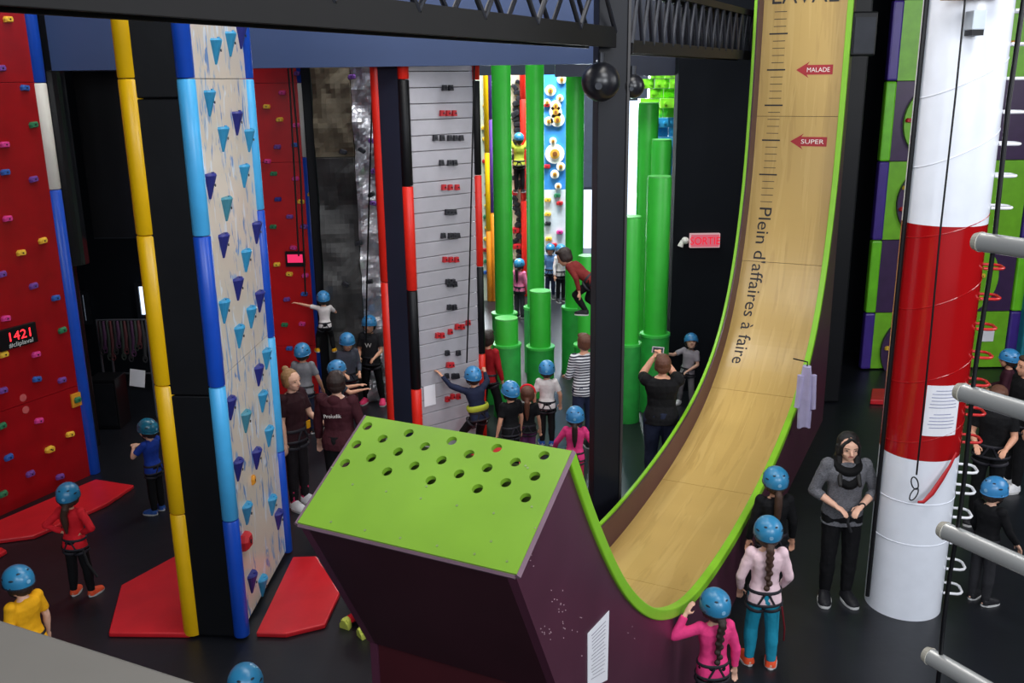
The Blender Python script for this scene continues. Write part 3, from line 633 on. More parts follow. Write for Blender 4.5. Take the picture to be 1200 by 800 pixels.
mb = MB(); mb.add([PP(.052, .08, -.06), PP(SW-.052, .08, -.06), PP(SW-.052, LP-.07, -.06), PP(.052, LP-.07, -.06), PP(.052, .08, -.08), PP(SW-.052, .08, -.08), PP(SW-.052, LP-.07, -.08), PP(.052, LP-.07, -.08)], [(0, 1, 2, 3), (7, 6, 5, 4), (0, 4, 5, 1), (1, 5, 6, 2), (2, 6, 7, 3), (3, 7, 4, 0)]); mb.build('panel_backing', mat('olive_backing', (70, 84, 20), .7), sl)
mb = MB()
for w in (-.012, SW+.012): mb.tube([PP(w, -.005, .012), PP(w, LP+.005, .012)], .016, 4)
mb.tube([PP(0, -.004, .006), PP(SW, -.004, .006)], .013, 4); mb.build('panel_trim', mat('grey_plum_edge', (110, 84, 98), .6), sl)
mb = MB(); _sc = None
for x, y in ((183, 246), (278, 266), (376, 286), (478, 306), (582, 328), (122, 352), (218, 376), (318, 398), (422, 420), (528, 444), (620, 465), (575, 408), (690, 310), (392, 252), (672, 194), (678, 200), (124, 198)):
    w, v = phit(340+x/2.423, 470+y/2.423); mb = MB(); mb.tube([PP(w, v, .028), PP(w, v, .031)], .006, 8); mb.build('screw_head', mat('screw_zinc', (150, 170, 120), .4, metal=.5), sl)
# front underside and base
mb = MB(); th = Vector((dirf.y, -dirf.x))*-.04
q = [LC, KB, KB+Vector((.06, 0)), LC+Vector((.06, 0))]
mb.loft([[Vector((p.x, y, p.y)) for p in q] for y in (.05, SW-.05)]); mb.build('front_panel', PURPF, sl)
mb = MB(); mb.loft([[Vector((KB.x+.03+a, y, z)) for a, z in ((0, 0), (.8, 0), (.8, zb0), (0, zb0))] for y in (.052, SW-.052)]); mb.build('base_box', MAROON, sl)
mb = MB()
for i in range(46):
    px, py = random.choice([(632, 625), (625, 660), (650, 688), (660, 735), (690, 758), (675, 725), (740, 745), (640, 740), (655, 710)]); p = nearhit(px+random.gauss(0, 5), py+random.gauss(0, 7)); mb = MB(); mb.tube([(p.x, -.0005, p.y), (p.x, -.003, p.y)], .0035, 6); mb.build('screw_head', mat('screw_pale', (170, 140, 150), .4), sl)
# markings on the bed
def on_bed(me, tfun):
    for v in me.vertices: v.co = tfun(v.co)
    me.update(); return me
def marks(name, quads, m):
    mb = MB()
    for t0, t1, w0, w1 in quads:
        n = 2; mb.loft([[bed3(t, w0, .002), bed3(t, w1, .002), bed3(t, w1, .0005), bed3(t, w0, .0005)] for t in np.linspace(t0, t1, n+1)])
    return mb.build(name, m, sl)
ticks = []
T = lambda x, y: sl_uv(x, y)
maj = [(905, 39.5), (902, 82), (897, 123.5), (893.5, 164.5), (891.5, 204.5)]
tm_ = [T(x+8, y)[0] for x, y in maj]; print('ticks', tm_)
sp_ = (tm_[0]-tm_[-1])/4; w_a, w_b = T(893, 164.5)[1], T(914, 164.5)[1]; w_c = T(897, 172)[1]; w_d = T(911, 172)[1]
quads = []
for i in range(-1, 6):
    t = tm_[0]-sp_*i
    if 0 <= i <= 4: quads.append((t-.01, t+.01, w_a, w_b))
    for k in range(1, 5):
        tt = t-sp_*k/5
        if i == -1 and k < 2: continue
        if i == 4 and k > 4: continue
        if i <= 4: quads.append((tt-.004, tt+.004, w_c, w_d))
marks('scale_marks', quads, INK)
tA, wA = T(890.5, 243); tB, wB = T(857, 425); print('text', tA, wA, tB, wB)
me = text_mesh("Plein d'affaires à faire", 1., .0008)
xs = [v.co.x for v in me.vertices]; x0_, x1_ = min(xs), max(xs); k = (tA-tB)/(x1_-x0_)
wtop = T(904, 262)[1]; wbot = T(889, 262)[1]; hcap = abs(wtop-wbot)/.72
me.materials.append(INK); bm = bmesh.new(); bm.from_mesh(me); bmesh.ops.triangulate(bm, faces=bm.faces); bm.to_mesh(me); bm.free()
on_bed(me, lambda c: bed3(tA-(c.x-x0_)*k, wA-(c.y)*hcap+(wB-wA)*(c.x-x0_)/(x1_-x0_), .003+c.z)); link('lettering', me, sl)
def arrow(pxa, pxb, py, txt):
    t, wl = T(pxa, py); _, wr = T(pxb, py); h = .062; W_ = wl-wr; mb = MB()
    pts = [(0, 0), (.36*W_, h*1.7), (.3*W_, h), (W_, h), (W_, -h), (.3*W_, -h), (.36*W_, -h*1.7)]
    mb.loft([[bed3(t+b, wl-a, hh) for a, b in pts] for hh in (.0005, .002)]); o = mb.build('arrow_sticker', SIGNRED, sl)
    me = text_mesh(txt, .082, .0004); xs = [v.co.x for v in me.vertices]; kk = .62*W_/(max(xs)-min(xs)); me.materials.append(SIGNWHT)
    on_bed(me, lambda c: bed3(t-.028+c.y, wl-.3*W_-(c.x-min(xs))*kk, .0035+c.z)); link('lettering', me, o)
arrow(933, 976, 82, 'MALADE'); arrow(926, 969, 165.5, 'SUPER')
me = text_mesh('LAVAL', .33, .0008); xs = [v.co.x for v in me.vertices]; me.materials.append(INK); tL, wL = T(905, 5); _, wR = T(983, 5); kk = (wL-wR)/(max(xs)-min(xs))
on_bed(me, lambda c: bed3(tL+c.y, wL-(c.x-min(xs))*kk, .003+c.z)); link('lettering', me, sl)
# notice taped on the plum side
q = [nearhit(713, 715), nearhit(688, 742), nearhit(688, 808), nearhit(711, 796)]
ctr = sum(q, Vector((0, 0)))/4; qo = s2w(Vector((ctr.x, 0, ctr.y)))
nt_ = thing('notice_sheet', 'white printed notice stuck on the plum side of the slide', 'notice', qo, srz)
mb = MB(); mb.loft([[Vector((p.x-ctr.x, y, p.y-ctr.y)) for p in q] for y in (-.002, -.005)]); mb.build('sheet', PAPER, nt_)
mb = MB()
for i in range(14):
    f_ = .1+.8*i/14; a = q[0].lerp(q[3], f_)-ctr; b = q[1].lerp(q[2], f_)-ctr; e = .15+.1*random.random(); p0 = a.lerp(b, e); p1 = a.lerp(b, 1-e)
    mb.tube([(p0.x, -.0055, p0.y), (p1.x, -.0055, p1.y)], .0022, 4)
mb.build('printed_lines', INKL, nt_)

# ------------------------------------------------------------------ red and white tube on the right
CG = PZ(1057, 705); cr = 0.335
RWr = mat('tube_red', (160, 14, 18), .2, var=.06, scale=2, coat=.3); RWw = mat('tube_white', (226, 230, 240), .3, var=.03, coat=.2)
cl = thing('climbing_tube', 'large white and red glossy climbing tube with rungs on its right side', 'climbing tube', (CG.x, CG.y, 0))
zA = ztop((CG.x, CG.y-cr), 541); zB = ztop((CG.x, CG.y-cr), 266); n = 48
for z0, z1, m in ((.0, zA, RWw), (zA, zB, RWr), (zB, 8.2, RWw)):
    mb = MB(); mb.loft([[Vector((cr*math.cos(2*PI*k/n), cr*math.sin(2*PI*k/n), z)) for k in range(n)] for z in (z0, z1)]); o = mb.build('tube_section', m, cl)
    for p in o.data.polygons: p.use_smooth = len(p.vertices) == 4
def helix(z0, pitch, ph): return [Vector(((cr+.001)*math.cos(ph+2*PI*i/40), (cr+.001)*math.sin(ph+2*PI*i/40), z0+pitch*i/40)) for i in range(40*1)]
for py_, m, sl_ in ((640, RWw, .0), (592, RWw, 0), (513, RWr, .12), (350, RWr, .16), (440, RWr, .14), (268, RWr, .12), (175, RWw, .18), (90, RWw, .18)):
    zc_ = ztop((CG.x, CG.y-cr), py_); pts = [Vector(((cr+.001)*math.cos(a), (cr+.001)*math.sin(a), zc_+sl_*math.cos(a)*.9)) for a in np.linspace(-PI, 0, 24)]
    mb = MB(); mb.tube(pts, .004, 6); mb.build('seam', m, cl)
RRED = mat('rung_red', (196, 40, 40), .35); RWH = mat('rung_white', (228, 228, 232), .35)
ys_ = [38, 78, 117, 131*1.0+0, 168, 205, 242, 310, 345, 380, 415, 447, 490, 525]
rp = [1170, 0]
rung_px = [(1184, 13), (1183, 52), (1181, 92), (1176, 131), (1172, 168), (1168, 205), (1165, 242)]
red_px = [(1160, 312), (1157, 347), (1153, 382), (1150, 415), (1146, 447), (1143, 481), (1139, 513)]
wht_px = [(1136, 548), (1131, 572), (1128, 600), (1123, 630), (1122, 660), (1117, 688)]
aR = math.radians(-12)
for lst, m in ((rung_px, RWH), (red_px, RRED), (wht_px, RWH)):
    for px, py in lst:
        c0 = Vector((CG.x+cr*math.cos(aR), CG.y+cr*math.sin(aR))); z = ztop(c0, py); d = Vector((math.cos(aR), math.sin(aR), 0)); e = Vector((-d.y, d.x, 0)); b = d*(cr-.01)
        P = [b-e*.10, b-e*.10+d*.12, b-e*.085+d*.15, b-e*.05+d*.17, b+e*.05+d*.17, b+e*.085+d*.15, b+e*.10+d*.12, b+e*.10]
        P = [p+Vector((0, 0, z)) for p in P]; mb = MB(); mb.tube(P, .013, 8); mb.build('rung', m, cl, smooth=True)
# rough bottom edge, top fittings
P = PY(1142, 4, CG.y-cr-.05)
mb = MB(); mb.box((P.x-CG.x-.02, P.y-CG.y, P.z+.06), (.2, .1, .03)); mb.build('wooden_plate', mat('plywood', (170, 120, 60), .6), cl)
P = PY(1143, 24, CG.y-cr-.06); mb = MB(); mb.box((P.x-CG.x, P.y-CG.y, P.z), (.05, .07, .07)); mb.build('light_box', mat('pale_grey_box', (190, 200, 210), .4), cl, bevel=.008)
mb = MB(); mb.box((P.x-CG.x, P.y-CG.y, P.z-.09), (.045, .06, .02)); mb.build('box_foot', BLK, cl)
mb = MB(); mb.tube([(-cr-.02, -.05, .1), (-cr-.02, -.05, 8)], .02, 8); mb.build('side_cable', BLK, cl)
# notice wrapped on the tube
zt_, zb_2 = ztop((CG.x, CG.y-cr), 452), ztop((CG.x, CG.y-cr), 511); zt_ += .0
a0, a1 = math.radians(-113), math.radians(-62)
nt2 = thing('notice_sheet', 'white printed notice taped around the red band of the climbing tube', 'notice', (CG.x, CG.y-cr, (zt_+zb_2)/2))
def tubep(a, z, r): return Vector((r*math.cos(a), r*math.sin(a)+cr, z-(zt_+zb_2)/2))
mb = MB(); mb.loft([[tubep(a, zb_2, cr+.001), tubep(a, zt_, cr+.001), tubep(a, zt_, cr+.004), tubep(a, zb_2, cr+.004)] for a in np.linspace(a0, a1, 10)]); mb.build('sheet', PAPER, nt2)
mb = MB()
for i in range(12):
    if i == 6: continue
    z = zt_-(zt_-zb_2)*(.1+.8*i/12); w_ = (.25 if i in (0, 7) else .1+.06*random.random())
    mb.tube([tubep(a, z, cr+.0045) for a in np.linspace(a0+(a1-a0)*w_, a1-(a1-a0)*w_, 8)], .003, 4)
mb.build('printed_lines', mat('blue_grey_ink', (110, 116, 150), .7), nt2)
# belay rope with carabiners and red sling in front of the tube
def rope(label, pxs, Y, r=.009, m=BLK, name='rope', cat='rope'):
    P = [PY(x, y, Y if not isinstance(Y, list) else Y[i]) for i, (x, y) in enumerate(pxs)]; c = P[-1].copy()
    if name == 'rope': P.insert(0, Vector((P[0].x, P[0].y, 9.49)))
    mb = MB(); mb.tube([p-c for p in P], r, 8); o = mb.build(name, m, loc=c, smooth=True); return tag(o, label, cat)
YR = CG.y-cr-.12
rope('black rope hanging in front of the red and white tube', [(1134, -30), (1120, 110), (1102, 270), (1090, 400), (1080, 500), (1074, 556)], YR, .008)
cb = thing('carabiner', 'pair of steel carabiners hanging before the white lower tube', 'carabiner', PY(1073, 560, YR))
for (xx, yy, tl) in ((1072, 566, -.35), (1071, 579, .4)):
    c = PY(xx, yy, YR)-PY(1073, 560, YR); mb = MB(); mb.tube([c+Vector((math.sin(a)*.028*math.cos(tl)+math.cos(a)*.06*math.sin(tl), 0, math.cos(a)*.06*math.cos(tl)-math.sin(a)*.028*math.sin(tl))) for a in np.linspace(0, 2*PI, 20)[:-1]], .006, 6, closed=True); mb.build('link', DARKM, cb, smooth=True)
pA = [(1076, 588), (1082, 588), (1092, 578), (1103, 562), (1113, 546), (1121, 530)]; c = PY(1076, 588, YR)
mb = MB(); mb.tube([PY(x, y, YR+.02*i)-c for i, (x, y) in enumerate(pA)], [.012, .018, .026, .024, .016, .01], 8, flat=.6); tag(mb.build('sling', mat('sling_red', (176, 20, 28), .6), loc=c, smooth=True), 'red webbing sling clipped from the carabiners to the tube rungs', 'sling')

# ------------------------------------------------------------------ rope ladder with steel bars, near right
e0 = PZ(1105, 622, CAMH-2.4*math.tan(TH+math.atan((622-400)/FPX))*1.0); D_ = 2.45
dl = Vector((.57, -1, 0)).normalized(); ends = []
for k, (x, y) in enumerate(((1152, 283), (1128, 459), (1106, 621), (1083, 768))):
    P = PY(x, y, D_); ends.append(P)
ex = sum(e.x for e in ends)/4
for k, P in enumerate(ends):
    lab = ['topmost steel ladder bar at the right edge, level with the red band top', 'second steel ladder bar from the top, crossing at the foot of the red band', 'third steel ladder bar from the top, in front of the boy in black', 'lowest steel ladder bar at the bottom right corner'][k]
    t = thing('ladder_bar', lab, 'ladder bar', (ex, D_, P.z), math.atan2(dl.y, dl.x), 'steel bars of the rope ladder')
    mb = MB(); mb.tube([(0, 0, 0), (1.25, 0, 0)], .0255, 20); mb.build('tube', mat('satin_steel', (200, 200, 198), .27, metal=.6, var=.03), t, smooth=True)
    mb = MB(); mb.tube([(-.012, 0, 0), (.006, 0, 0)], [.022, .0275], 20); mb.build('end_cap', mat('cap_cream', (165, 160, 148), .5), t)
    
mb = MB(); c = Vector((ex+.02, D_-.03, 0)); zz_ = [ends[3].z-1.0]+[e.z for e in ends[::-1]]+[6.5]
pts = []
for a, b in zip(zz_[:-1], zz_[1:]):
    for i in range(6): z = a+(b-a)*i/6; pts.append((.004*math.sin(z*9), 0, z))
pts.append((0, 0, zz_[-1])); pts = [(.0, 0, .0)]+pts
mb.tube(pts, .0065, 8); tag(mb.build('ladder_rope', BLK, loc=c, smooth=True), 'black rope joining the left ends of the steel ladder bars', 'rope')

# ------------------------------------------------------------------ green and purple checkered wall, right
YK = 15.2
fk = Face(PY(1006, 450, YK), PY(1172, 450, YK))
kw = thing('climbing_wall', 'lime and purple checkered climbing wall with large discs, behind the red and white tube', 'climbing wall', fk.O, fk.rz)
PUR = mat('checker_purple', (58, 36, 74), .4); LIM = mat('checker_lime', (110, 176, 34), .4); PUR2 = mat('edge_purple', (62, 40, 130), .4); LIM2 = mat('edge_lime', (104, 190, 30), .4)
zr = [0.02]+[fk.hit(1050, y)[1] for y in (366, 281, 189, 95)]+[fk.hit(1050, 0)[1], 8]
us0, us1 = .0, .17
for i in range(6):
    z0, z1 = zr[i], zr[i+1]
    m, e = (LIM, PUR2) if i % 2 == 0 else (PUR, LIM2)
    mb = MB(); mb.box(((us1+fk.L)/2, .05, (z0+z1)/2), ((fk.L-us1)/2-.005, .05, (z1-z0)/2-.006)); mb.build('panel', m, kw)
    mb = MB(); mb.box((us1/2, .03, (z0+z1)/2), (us1/2, .07, (z1-z0)/2-.004)); mb.build('edge_pad', e, kw, bevel=.03)
    mb = MB(); mb.box((fk.L+.12, .03, (z0+z1)/2), (.11, .07, (z1-z0)/2-.004)); mb.build('edge_pad', e, kw, bevel=.03)
for cx, cy, m, hc in ((1106, 143, LIM, 'o'), (1097, 237, PUR, 'y'), (1122, 325, LIM, 'y'), (1076, 410, PUR, 'y')):
    u, z = fk.hit(cx, cy); mb = MB(); mb.tube([(u, 0, z), (u, -.06, z)], 47/FPX*YK, 40); mb.build('disc', m, kw)
for x, y, c in ((1066, 141, 'r'), (1062, 220, 'y'), (1058, 245, 'r'), (1041, 408, 'y'), (1151, 323, 'y'), (1148, 350, 'y'), (1188, 50, 'o')): put_hold(kw, fk, x, y, 'block', c, .06, .9)
Pn = PY(1156, 393, YK-.02); nt3 = MB(); nt3.box((0, 0, 0), (9/FPX*YK, .003, 7.5/FPX*YK)); tag(nt3.build('notice_sheet', PAPER, loc=Pn), 'small white sheet on the checkered wall beside the tube rungs', 'notice')
tp = thing('teal_pad_column', 'teal padded column at the right edge beyond the checkered wall', 'padded column', PY(1204, 430, 15.0))
tp.location.z = 0; mb = MB(); mb.box((0, .1, 4), (.14, .1, 3.99)); mb.build('cover', mat('teal_vinyl', (20, 120, 140), .4), tp, bevel=.03)
bp2 = thing('black_pad_column', 'tall black padded column between the slide and the checkered wall', 'padded column', (PY(984, 300, 13.6).x, 13.6, 0))
mb = MB(); mb.box((0, .1, 4), (.16, .16, 3.99)); mb.build('cover', BLACK, bp2, bevel=.03)
Pb = PY(1009, 40, 12.7); sb = thing('speaker', 'boxy black speaker high up beside the top of the slide', 'speaker', Pb)
mb = MB(); mb.box((0, 0, 0), (.16, .12, .27)); mb.build('cabinet', BLK, sb, bevel=.02); mb = MB(); mb.box((0, -.125, -.02), (.13, .006, .22)); mb.build('grille', DARKM, sb); mb = MB(); mb.tube([(0, .1, 0), (0, .9, 0)], .03, 8); mb.build('bracket', DARKM, sb)
# lavender jacket hanging behind the slide
Pj = PZ(943, 505, .0); Pj = PY(946, 429, 10.2); jk = thing('jacket', 'pale lavender jacket hanging behind the right edge of the slide', 'jacket', Pj)
mb = MB(); rings = []
for i in range(12):
    t = i/11; z = -t*.72; w_ = .045+.05*math.sin(min(t*2.2, 1.57))-.02*t
    rings.append([Vector((w_*(1+.08*math.sin(5*a+3*t))*math.cos(a), .06*(1+.15*math.sin(4*a))*math.sin(a)-.02*t, z+.015*math.sin(3*a) if i == 11 else z)) for a in np.linspace(0, 2*PI, 21)[:-1]])
mb.loft(rings); mb.build('body', mat('lavender_cloth', (176, 168, 206), .8, var=.1, bump=.4), jk, smooth=True)
mb = MB(); mb.tube([(.07, -.02, -.1), (.08, -.03, -.3), (.09, -.04, -.5)], [.04, .035, .03], 10); mb.tube([(-.07, -.02, -.1), (-.08, -.03, -.3), (-.1, -.04, -.48)], [.04, .035, .03], 10); mb.build('sleeves', mat('lavender_cloth', (176, 168, 206)), jk, smooth=True)
mb = MB(); mb.tube([(0, 0, .0), (0, 0, .05), (-.05, .06, .05), (-.12, .14, .05)], .008, 6); mb.build('hook', DARKM, jk)

# ------------------------------------------------------------------ dark corner between the left walls
fe = Face(PY(58, 400, 13.4), PY(196, 400, 13.4))
bc = thing('black_pad_column', 'glossy black padded column just right of the left red wall', 'padded column', (PY(78, 300, 12.2).x, 12.2, 0))
mb = MB(); mb.tube([(0, 0, 2.55), (0, 0, 7.4)], .27, 28); mb.build('cover', mat('gloss_black', (20, 21, 25), .22), bc, smooth=False); mb = MB(); mb.tube([(0, 0, 0), (0, 0, 2.56)], .1, 16); mb.build('stand', BLK, bc)
bn = thing('black_banner', 'black vinyl screen hanging left of the yellow pad', 'screen', PY(132, 180, 12.6))
a = PY(86, 84, 12.6)-PY(132, 180, 12.6); b = PY(168, 278, 12.6)-PY(132, 180, 12.6)
mb = MB(); mb.box(((a.x+b.x)/2, 0, (a.z+b.z)/2), ((b.x-a.x)/2, .03, (a.z-b.z)/2)); mb.build('sheet', mat('gloss_black_sheet', (16, 16, 19), .3), bn)
mb = MB()
for x in (a.x, b.x): mb.tube([(x, 0, b.z), (x, 0, 2.9)], .02, 8)
mb.tube([(a.x, -.035, b.z), (b.x, -.035, b.z)], .008, 6); mb.tube([(a.x, -.035, a.z), (b.x, -.035, a.z)], .008, 6); mb.build('frame', DARKM, bn)
rk2 = thing('harness_rack', 'dark equipment rack hung with harnesses, left of the yellow pad', 'rack', (PY(145, 500, 13.3).x, 13.3, 0))
g0 = PY(113, 375, 13.3); g1 = PY(178, 437, 13.3); cx = rk2.location.x
mb = MB(); zt2, zb3_ = g0.z, g1.z; w0, w1 = g0.x-cx, g1.x-cx
for x in (w0, (w0+w1)/2-.2, w1): mb.tube([(x, 0, .0), (x, 0, zt2)], .018, 8)
for z in (zt2, (zt2+zb3_)/2+.2, zb3_): mb.tube([(w0, 0, z), (w1, 0, z)], .014, 8)
mb.build('frame', mat('rack_metal', (90, 92, 100), .4, metal=.6), rk2)
for i in range(13):
    x = w0+.05+(w1-w0-.1)*i/12; mb = MB(); L_ = random.uniform(.35, .6); mb.tube([(x, -.02, zt2-.01), (x+.02, -.05, zt2-L_*.5), (x-.01, -.04, zt2-L_)], [.02, .035, .025], 8)
    mb.tube([(x+.03*math.cos(q), -.06, zt2-L_+.05*math.sin(q)) for q in np.linspace(0, 2*PI, 12)[:-1]], .01, 6, closed=True)
    mb.build('harness', mat('harness_%d' % (i % 4), [(24, 24, 28), (60, 26, 60), (30, 40, 34), (70, 24, 30)][i % 4], .7), rk2, smooth=True)
cbn = thing('equipment_cabinet', 'dark cabinet with a white sheet and helmet on top, behind the boy in blue', 'cabinet', (PY(134, 512, 13.0).x, 13.0, 0))
zc_ = PY(140, 440, 13.0).z; mb = MB(); mb.box((0, 0, zc_/2), (.2, .2, zc_/2-.002)); mb.build('body', BLK, cbn, bevel=.01); mb = MB(); mb.box((0, -.205, zc_/2), (.17, .006, zc_/2-.06)); mb.build('door', DARKM, cbn)
Ph = PY(161, 443, 13.1); mb = MB(); mb.box((0, 0, 0), (.11, .004, .13), Matrix.Rotation(.15, 3, 'Y')); mb.build('pinned_sheet', PAPER, cbn, loc=(Ph.x-cbn.location.x, Ph.y-13.0, Ph.z))
window(6, 146, 456, 157, 484, 14.9); window(7, 163, 335, 172, 368, 14.9); window(8, 98, 345, 103, 375, 14.9)

# ------------------------------------------------------------------ platform ledge, lower left
zl = 3.7; q = [PZ(-80, 700, zl), PZ(0, 725, zl), PZ(120, 763, zl), PZ(235, 800, zl), PZ(330, 832, zl), PZ(330, 1400, zl), PZ(-300, 1400, zl)]
c = PZ(0, 800, zl); mb = MB(); mb.loft([[Vector((p.x-c.x, p.y-c.y, z)) for p in q] for z in (-.12, 0)])
struct(mb.build('trim_1', mat('grey_ledge', (112, 108, 102), .6, var=.05, scale=4), loc=c, bevel=.008))
mb = MB(); cp = PZ(-30, 900, 0); mb.box((c.x-.3, c.y-.3, (zl-.12)/2), (.12, .1, (zl-.12)/2)); struct(mb.build('trim_2', DARKM))
# small pieces
for xs_, lab in (([(333, 20), (340, 110), (347, 240), (350, 300)], 'left rope hanging down the red wall behind the marbled pillar'), ([(343, 95), (352, 200), (358, 345)], 'right rope hanging down the red wall to the climbing child'),
                 ([(437, 80), (430, 330), (429, 400)], 'rope hanging in front of the rock wall')):
    rope(lab, xs_, 13.05, .012)
rope('black rope hanging down the right side of the slatted climbing face', [(556, 70), (553, 200), (550, 330), (547, 425)], K2.y-.5, .01)
mb = MB(); P = f2.w(f2.hit(503, 463)[0], .012, f2.hit(503, 463)[1]); mb.box((0, 0, 0), (.09, .003, .14), Matrix.Rotation(f2.rz, 3, 'Z')); tag(mb.build('notice_sheet', PAPER, loc=P), 'pale notice low on the grey slatted climbing face', 'notice')
# ------------------------------------------------------------------ people
SKIN = mat('skin', (206, 150, 122), .55, var=.06, scale=10)
SKIN2 = mat('skin_pale', (218, 170, 146), .55, var=.05, scale=10)
HELM = mat('helmet_blue', (44, 124, 168), .35, var=.04, coat=.15)
HELM2 = mat('helmet_sky_blue', (56, 130, 184), .35, var=.04, coat=.15)
HOLE = mat('vent_dark', (18, 34, 50), .6); STRAP = mat('strap_black', (22, 22, 26), .7); EYE = mat('eye_dark', (30, 22, 20), .3); LIP = mat('lip', (150, 70, 70), .5)
def hair_mat(n, rgb): return mat('hair_'+n, rgb, .55, var=.3, scale=30, stretch=(6, 6, .6), bump=.4)
HAIRC = dict(black=hair_mat('black', (12, 9, 10)), brown=hair_mat('brown', (62, 40, 30)), dark=hair_mat('dark_brown', (42, 28, 24)), blonde=hair_mat('dark_blonde', (150, 112, 72)), grey=hair_mat('grey_brown', (96, 78, 64)), auburn=hair_mat('auburn', (92, 54, 38)))
def cloth(n, rgb, r=.8): return mat('cloth_'+n, rgb, r, var=.12, scale=9, bump=.35, spec=.2)
def remesh(mb, vox, it=2, wrinkle=0., seed=0.):
    me = mb.mesh('tmp', [SKIN]); o = bpy.data.objects.new('tmp', me); COL.objects.link(o)
    m = o.modifiers.new('r', 'REMESH'); m.mode = 'VOXEL'; m.voxel_size = vox
    if it: s = o.modifiers.new('s', 'SMOOTH'); s.iterations = it; s.factor = .5
    out = bpy.data.meshes.new_from_object(o.evaluated_get(bpy.context.evaluated_depsgraph_get())); bpy.data.objects.remove(o)
    if wrinkle:
        n_ = len(out.vertices); co = np.empty(n_*3); out.vertices.foreach_get('co', co); no = np.empty(n_*3); out.vertices.foreach_get('normal', no)
        co = co.reshape(-1, 3); no = no.reshape(-1, 3)
        d = np.array([noise.noise(Vector((c[0]*14+seed, c[1]*14, c[2]*9)))+.5*noise.noise(Vector((c[0]*30, c[1]*30+seed, c[2]*22))) for c in co])*wrinkle
        out.vertices.foreach_set('co', (co+no*d[:, None]).ravel())
    out.materials.clear(); out.polygons.foreach_set('use_smooth', [True]*len(out.polygons)); out.update(); return out
def basis(up, fwd):
    up = up.normalized(); f = (fwd-up*fwd.dot(up)).normalized(); r = f.cross(up).normalized(); return Matrix((r, f, up)).transposed()
def torso(mb, B, O, H, k, g=1., shirt=False, hem=0., cap=1.):
    prof = [(-.035, .085, .062, -.005), (.0, .098, .07, -.006), (.035, .094, .067, -.002), (.09, .08, .056, .006), (.15, .082, .058, .008), (.21, .094, .066, .004), (.255, .1, .064, 0), (.283, .085, .05, -.004), (.300, .05, .04, -.004), (.312, .032, .033, 0)]
    if hem: prof = [(-hem, .1, .072, -.004)] + [p for p in prof if p[0] > -hem+.01]
    if not shirt: pass
    rings = []
    for z, rx, ry, dy in prof:
        if shirt and z > .305: continue
        rx *= k*g; ry *= k*g
        rings.append([O + B @ (Vector((rx*math.copysign(abs(math.cos(a))**.85, math.cos(a)), ry*math.copysign(abs(math.sin(a))**.85, math.sin(a))+dy, z))*H) for a in np.linspace(0, 2*PI, 25)[:-1]])
    mb.loft(rings)
